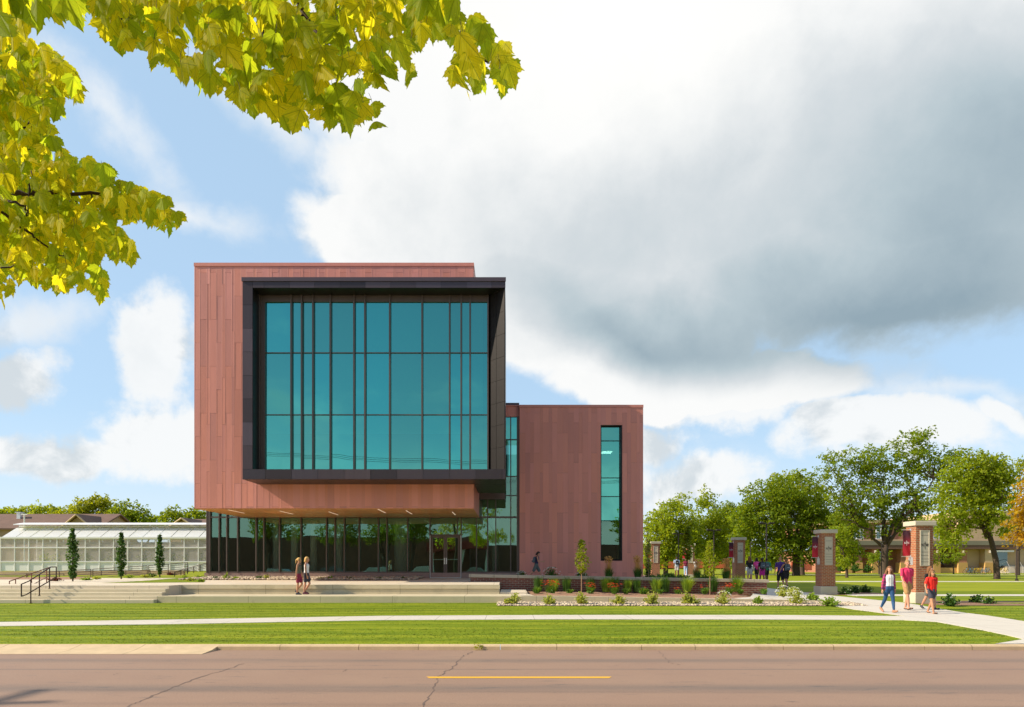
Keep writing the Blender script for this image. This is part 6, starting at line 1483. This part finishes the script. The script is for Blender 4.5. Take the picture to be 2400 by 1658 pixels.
# ================================================================== MAPLE OVER THE CAMERA
def maple_material():
    m, t, b = newmat('translucent_maple_leaf'); tone = t.tone()
    uv = t.new('ShaderNodeTexCoord').outputs['UV']; x_, y_, _ = t.sep(uv)
    ax = t.m('ABSOLUTE', x_)
    mid = t.ss(ax, .022, .008)
    d2 = t.m('ABSOLUTE', t.m('ADD', t.m('MULTIPLY', ax, .63), t.m('MULTIPLY', t.m('ADD', y_, .03), .78))); v2 = t.ss(d2, .020, .007)
    d3 = t.m('ABSOLUTE', t.m('SUBTRACT', t.m('FRACT', t.m('MULTIPLY', t.m('ADD', y_, t.m('MULTIPLY', ax, 1.1)), 6.5)), .5)); v3 = t.m('MULTIPLY', t.ss(d3, .10, .03), .45)
    vein = t.m('MAXIMUM', t.m('MAXIMUM', mid, v2), v3)
    rnd = t.new('ShaderNodeTexWhiteNoise', noise_dimensions='1D'); t.put(rnd.inputs['W'], t.m('MULTIPLY', tone, 77.1)); r = rnd.outputs[0]
    nz = t.noise(t.comb(x_, y_, t.m('MULTIPLY', tone, 50.)), 4, 4)
    g = t.mix(t.ss(t.m('ADD', r, t.m('MULTIPLY', t.m('SUBTRACT', nz, .5), .7)), .12, .95), (.23,.285,.009,1), (.49,.42,.010,1))
    g = t.mix(t.m('MULTIPLY', vein, .65), g, (.12,.145,.006,1))
    spot = t.ss(t.noise(t.comb(x_, y_, t.m('MULTIPLY', tone, 90.)), 9, 2), .74, .78)
    g = t.mix(t.m('MULTIPLY', spot, .8), g, (.06,.03,.01,1))
    t.put(b.inputs['Base Color'], g); b.inputs['Roughness'].default_value = .6; b.inputs['Specular IOR Level'].default_value = .15
    tr = t.new('ShaderNodeBsdfTranslucent'); t.put(tr.inputs[0], t.hsv(g, .499, 1.0, 2.3))
    t.put(b.inputs['Normal'], t.bump(t.m('SUBTRACT', 1.0, vein), .25, .003))
    mx = t.new('ShaderNodeMixShader'); mx.inputs[0].default_value = .68
    t.l.new(b.outputs[0], mx.inputs[1]); t.l.new(tr.outputs[0], mx.inputs[2]); t.l.new(mx.outputs[0], t.n['Material Output'].inputs[0]); return m
M['maple'] = maple_material()
LH = [(0,0),(.09,.06),(.22,.07),(.30,.0),(.42,-.02),(.40,-.13),(.50,-.22),(.50,-.33),(.60,-.52),(.49,-.46),(.42,-.52),(.33,-.50),(.27,-.55),(.26,-.64),(.33,-.78),(.235,-.77),(.19,-.90),(.10,-.97),(.0,-1.18)]
rr = random.Random(123)
maple = thing('maple_tree', 'yellow-green maple leaning in from the left with leaves close overhead', 'tree', (-6.6,1.3,.1))
MO = Vector(maple.location)
lf = MB(); lf.uv = []
def leaf(stem, size, down, face, tone):
    """stem: point where the blade hangs; down: direction of the tip; face: normal"""
    d = down.normalized(); n_ = (face-d*face.dot(d)).normalized(); s = n_.cross(d).normalized()
    fold = rr.uniform(.08,.55); curl = rr.uniform(-.25,.35); sq = rr.uniform(.8,1.05); lob = rr.uniform(-.3,.3)
    for sg in (-1,1):
        vs = []; uvs = []
        for x_, y_ in LH:
            zz = -abs(x_)*fold + curl*(y_*y_)*.5 + lob*x_*x_*sg + .02*math.sin(y_*9+x_*7)
            vs.append(stem + (s*x_*sg*sq - d*y_ + n_*zz)*size); uvs.append((x_*sg,y_))
        lf.add([v-MO for v in vs], [tuple(range(len(vs))) if sg > 0 else tuple(reversed(range(len(vs))))], tone); lf.uv.extend(uvs)
def inpoly(x_, y_, P):
    c = False; j = len(P)-1
    for i in range(len(P)):
        if (P[i][1] > y_) != (P[j][1] > y_) and x_ < (P[j][0]-P[i][0])*(y_-P[i][1])/(P[j][1]-P[i][1])+P[i][0]: c = not c
        j = i
    return c
stm = MB()
def cluster(P, D0, D1, n, smin, smax, holes=(), facebias=(0,-1,.15), hang=1., tone=None, petiole=True):
    xs_ = [p[0] for p in P]; ys_ = [p[1] for p in P]; k = 0
    while k < n:
        px, py = rr.uniform(min(xs_),max(xs_)), rr.uniform(min(ys_),max(ys_))
        if not inpoly(px,py,P): continue
        if any(((px-a)/c)**2+((py-b)/d)**2 < 1 for a,b,c,d in holes): continue
        D = rr.uniform(D0,D1); s = rr.uniform(smin,smax)
        c = W(px,py,D); down = Vector((rr.gauss(.05,.38),rr.gauss(0,.35),-1*hang)); fc = Vector(facebias)+Vector((rr.gauss(0,.55),rr.gauss(0,.3),rr.gauss(.1,.55)))
        dn = down.normalized(); st = c - dn*s*.5
        leaf(st, s, down, fc, rr.random() if tone is None else min(1,max(0,rr.gauss(*tone))))
        if petiole and rr.random() < .55 and inpoly(px,py-s*.9/D*F,P):
            e = st+Vector((rr.uniform(-.03,.03),rr.uniform(-.03,.03),.5*s+.02)); stm.tube([st-MO,(st.lerp(e,.5)+Vector((rr.uniform(-.008,.008),0,0)))-MO,e-MO],.0011,4)
        k += 1
TOPP = [(205,-30),(215,60),(240,90),(268,105),(300,95),(330,135),(385,150),(425,180),(455,200),(520,205),(550,260),(590,255),(630,285),(680,290),(705,310),(745,290),(800,290),(860,280),(885,295),(880,215),(905,170),(930,160),(960,190),(985,120),(1015,70),(1045,110),(1060,190),(1100,215),(1150,180),(1180,220),(1200,170),(1185,120),(1140,75),(1095,40),(1070,20),(1055,-30)]
TH = [(845,95,34,24),(955,80,17,24),(400,0,0.1,.1),(735,20,16,34),(590,45,10,14),(722,120,10,14),(640,160,10,14)]
LFP = [(-60,95),(40,95),(60,110),(115,125),(150,150),(170,195),(195,225),(150,215),(140,240),(125,280),(95,300),(130,325),(155,365),(195,385),(230,385),(255,395),(285,430),(335,455),(385,470),(410,500),(425,530),(395,540),(350,520),(300,515),(270,500),(262,530),(300,570),(318,605),(285,605),(230,600),(215,630),(250,665),(235,695),(195,675),(150,680),(120,672),(90,665),(60,650),(20,640),(-60,650)]
LH_ = [(15,115,18,14),(185,480,10,12),(262,560,12,8),(110,620,12,10),(40,250,9,7),(165,300,10,6),(85,420,8,10)]
cluster(TOPP, 3.5, 4.6, 530, .095, .145, TH, tone=(.40,.2))
cluster([(205,-60),(1060,-60),(1060,30),(960,60),(700,90),(300,70),(205,40)], 3.6, 4.8, 170, .10,.16, TH, tone=(.35,.2))
cluster(LFP, 4.7, 6.2, 1150, .09, .145, LH_, tone=(.55,.22))
cluster([(-60,100),(60,105),(140,140),(195,215),(185,235),(120,215),(90,250),(-60,260)], 5.0, 6.4, 170, .08, .12, LH_, tone=(.85,.12))
cluster([(-60,-40),(185,-40),(185,15),(160,50),(110,35),(60,70),(-60,80)], 3.1, 3.7, 42, .12, .17, (), tone=(.35,.15))
cluster([(-40,650),(15,650),(28,670),(18,700),(-40,700)], 4.7, 5.4, 14, .09, .13)
# rest of the crown, out of frame: around and above the trunk
def blobleaves(cx, cy, cz, rx, ry, rz_, n, smin, smax):
    for _ in range(n):
        while 1:
            p = Vector((rr.uniform(-1,1),rr.uniform(-1,1),rr.uniform(-1,1)))
            if .25 < p.length < 1: break
        c = Vector((cx+p.x*rx, cy+p.y*ry, cz+p.z*rz_))
        if c.y > 1.2:
            px, py = CX+c.x/c.y*F, CY-(c.z-H)/c.y*F
            if -40 < px < 2440 and -60 < py < 1700: continue
        leaf(c, rr.uniform(smin,smax), Vector((rr.gauss(0,.4),rr.gauss(0,.4),-1)), Vector((rr.gauss(0,1),rr.gauss(0,1),rr.gauss(.3,.6))), rr.random())
blobleaves(-5.6,-.3,7.8,3.3,1.9,2.2,1100,.16,.26); blobleaves(-3.6,.6,8.6,3.0,1.8,1.0,300,.14,.22); blobleaves(-8.0,-.6,5.4,1.6,1.4,1.6,260,.16,.24)
lf.build('foliage', M['maple'], maple); stm.build('petioles', M['twig'], maple)
tk = MB(); tk.tube([(0,0,-.3),(0,0,.2),(.1,0,2.2),(.2,.05,4.2),(.1,.1,6.3),(0,.1,8.3)],[.36,.26,.21,.18,.12,.04],12); tk.build('trunk', M['bark'], maple, smooth=True)
def pbranch(pts, r0, r1, root=None):
    P = [W(px,py,D) for px,py,D in pts]
    if root: P = [Vector(q) for q in root]+P
    Q = []
    for i, (a, b) in enumerate(zip(P, P[1:])):
        for k in range(5):
            q = a.lerp(b,k/5); Q.append(q+(Vector((rr.gauss(0,1),rr.gauss(0,1),rr.gauss(0,1)))*.006 if 0 < k else Vector()))
    Q.append(P[-1]); n_ = len(Q); b_ = MB(); b_.tube([q-MO for q in Q],[lerp(r0,r1,i/n_) for i in range(n_)],7)
    return b_.build('branch', M['twig'], maple, smooth=True)
tr0 = (-6.4,1.35,5.2)
pbranch([(-60,430,4.9),(0,444,4.9),(60,458,4.9),(118,452,4.95),(232,455,5.1),(330,470,5.3),(400,500,5.4)], .026,.005,[tr0])
pbranch([(-60,470,4.8),(0,495,4.8),(60,540,4.9),(110,578,5.0),(150,600,5.1)], .015,.004,[(-6.2,2.,4.9)])
pbranch([(20,470,4.75),(48,482,4.75),(65,494,4.8),(62,508,4.8)], .010,.004)
for a in ([(68,458,4.9),(73,400,4.9)],[(68,458,4.9),(66,500,4.9),(58,506,4.9)],[(78,460,4.9),(112,492,4.95)],[(148,456,5),(140,420,5),(140,400,5)],[(150,456,5),(180,478,5.05)],[(214,455,5.1),(219,490,5.1)],[(30,515,4.85),(33,545,4.85)],[(0,630,5),(40,620,5.)],[(300,470,5.3),(330,452,5.35)],[(55,300,5.2),(90,270,5.3)],[(-20,345,5),(90,350,5.2)],[(-20,195,5.4),(120,205,5.6)]): pbranch(a,.007,.003)
pbranch([(150,-120,3.9),(262,0,3.9),(300,45,3.95),(335,90,4.0),(362,102,4.0)], .018,.004,[(-6.3,1.4,6.0),(-3.6,3.4,5.9)])
pbranch([(262,0,3.9),(275,58,3.9)], .006,.002); pbranch([(285,28,3.9),(284,52,3.9),(296,70,3.9)], .006,.003)
pbranch([(340,-80,3.9),(380,0,3.9),(412,22,3.9)], .018,.008,[(-6.3,1.4,6.2),(-3.3,3.3,6.1)])
pbranch([(376,5,3.9),(370,40,3.9),(376,60,3.9)], .006,.003); pbranch([(525,-30,3.9),(526,40,3.9),(545,75,3.95)], .009,.003); pbranch([(607,25,4),(634,155,4)], .010,.004)
pbranch([(640,-60,4.0),(697,0,4),(712,32,4),(742,75,4),(770,108,4),(778,125,4)], .016,.005,[(-6.2,1.5,6.5),(-2.8,3.6,6.3)])
pbranch([(711,35,4),(700,55,4),(700,80,4),(710,100,4)], .006,.003); pbranch([(770,112,4),(748,160,4)], .004,.002)
pbranch([(720,-60,4.1),(790,-5,4.1),(830,25,4.1),(865,48,4.1)], .014,.006,[(-6.2,1.5,6.6),(-2.6,3.7,6.5)])
pbranch([(822,22,4.1),(815,55,4.1)], .005,.002); pbranch([(850,42,4.1),(868,85,4.1)], .005,.002)
pbranch([(940,-60,4.2),(1010,40,4.2),(1070,80,4.2),(1105,115,4.25),(1145,145,4.3)], .014,.005,[(-6.2,1.6,6.9),(-1.8,3.8,6.7)])
pbranch([(1070,80,4.2),(1085,70,4.2)], .004,.002); pbranch([(1130,135,4.3),(1150,148,4.3)], .006,.002)
# a small dry leaf heap on the kerb
m_ = MB(); leafquads(m_, Vector((PX(1122,15.3),15.28,.07)), .12, 60, .05, rr); tag(m_.build('dry_leaf_tuft', M['fol_y']), 'small dry golden weed tuft in the kerb crack', 'weed')

# mown grass blades on the near strips of the lawn, where single blades can show
def lawnblades(name, y0, y1, x0f, x1f, dens, label, seed, excl=None):
    rr2_ = random.Random(seed); m_ = MB(); n = 0; area_n = int((y1-y0)*34*dens)
    for _ in range(area_n):
        y_ = rr2_.uniform(y0,y1); x_ = rr2_.uniform(-CX/F*y_-.5,(2400-CX)/F*y_+.5)
        if excl and excl(x_,y_): continue
        z_ = zg(x_,y_)-.006; tn = .5+.9*mnoise.noise(Vector((x_*.12,y_*1.9,0)))+.7*mnoise.noise(Vector((x_*.5,y_*6.,5)))+rr2_.uniform(-.12,.12); tn = max(0,min(1,tn))
        for k in range(4):
            a = rr2_.uniform(0,6.28); c, s = math.cos(a), math.sin(a); h_ = rr2_.uniform(.012,.026); o = rr2_.uniform(.0,.03); w = .006; l_ = rr2_.uniform(.0,.04)
            bx, by_ = x_+c*o, y_+s*o
            m_.v += [(bx-s*w,by_+c*w,z_),(bx+s*w,by_-c*w,z_),(bx+c*l_,by_+s*l_,z_+h_)]; q = len(m_.v); m_.f.append((q-3,q-2,q-1)); m_.t.append(tn)
    return tag(m_.build(name, M['blade']), label, 'grass', kind='stuff')
def edge_at(tab, y_): return interp(sorted([(p[1],p[0]) for p in tab]), y_)
def onwalk(x_, y_):
    if x_ > edge_at(wl,y_)-.02 and x_ < edge_at(wr,y_)+.02: return True
    ya = interp([(p[0],p[1]) for p in lo], x_); yb = interp([(p[0],p[1]) for p in hi], x_)
    if ya-.02 < y_ < yb+.02 and x_ < 14: return True
    if y_ > 27.3 and -.6 < x_ < xe+1.0: return True
    if y_ > 28.55 and x_ < 13: return True
    return False
lawnblades('grass_blades', 15.47, 18.5, 0,0, 95, 'short mown grass blades on the strip beside the road', 5, onwalk)
lawnblades('grass_blades', 18.5, 28.6, 0,0, 42, 'short mown grass blades between sidewalk and concrete ledge', 6, onwalk)

scene.render.resolution_x = 1024; scene.render.resolution_y = 707
scene.render.engine = 'CYCLES'
scene.cycles.max_bounces = 8; scene.cycles.transparent_max_bounces = 12; scene.cycles.sample_clamp_indirect = 8
print('objects', len(COL.objects), 'verts', sum(len(m.vertices) for m in bpy.data.meshes))
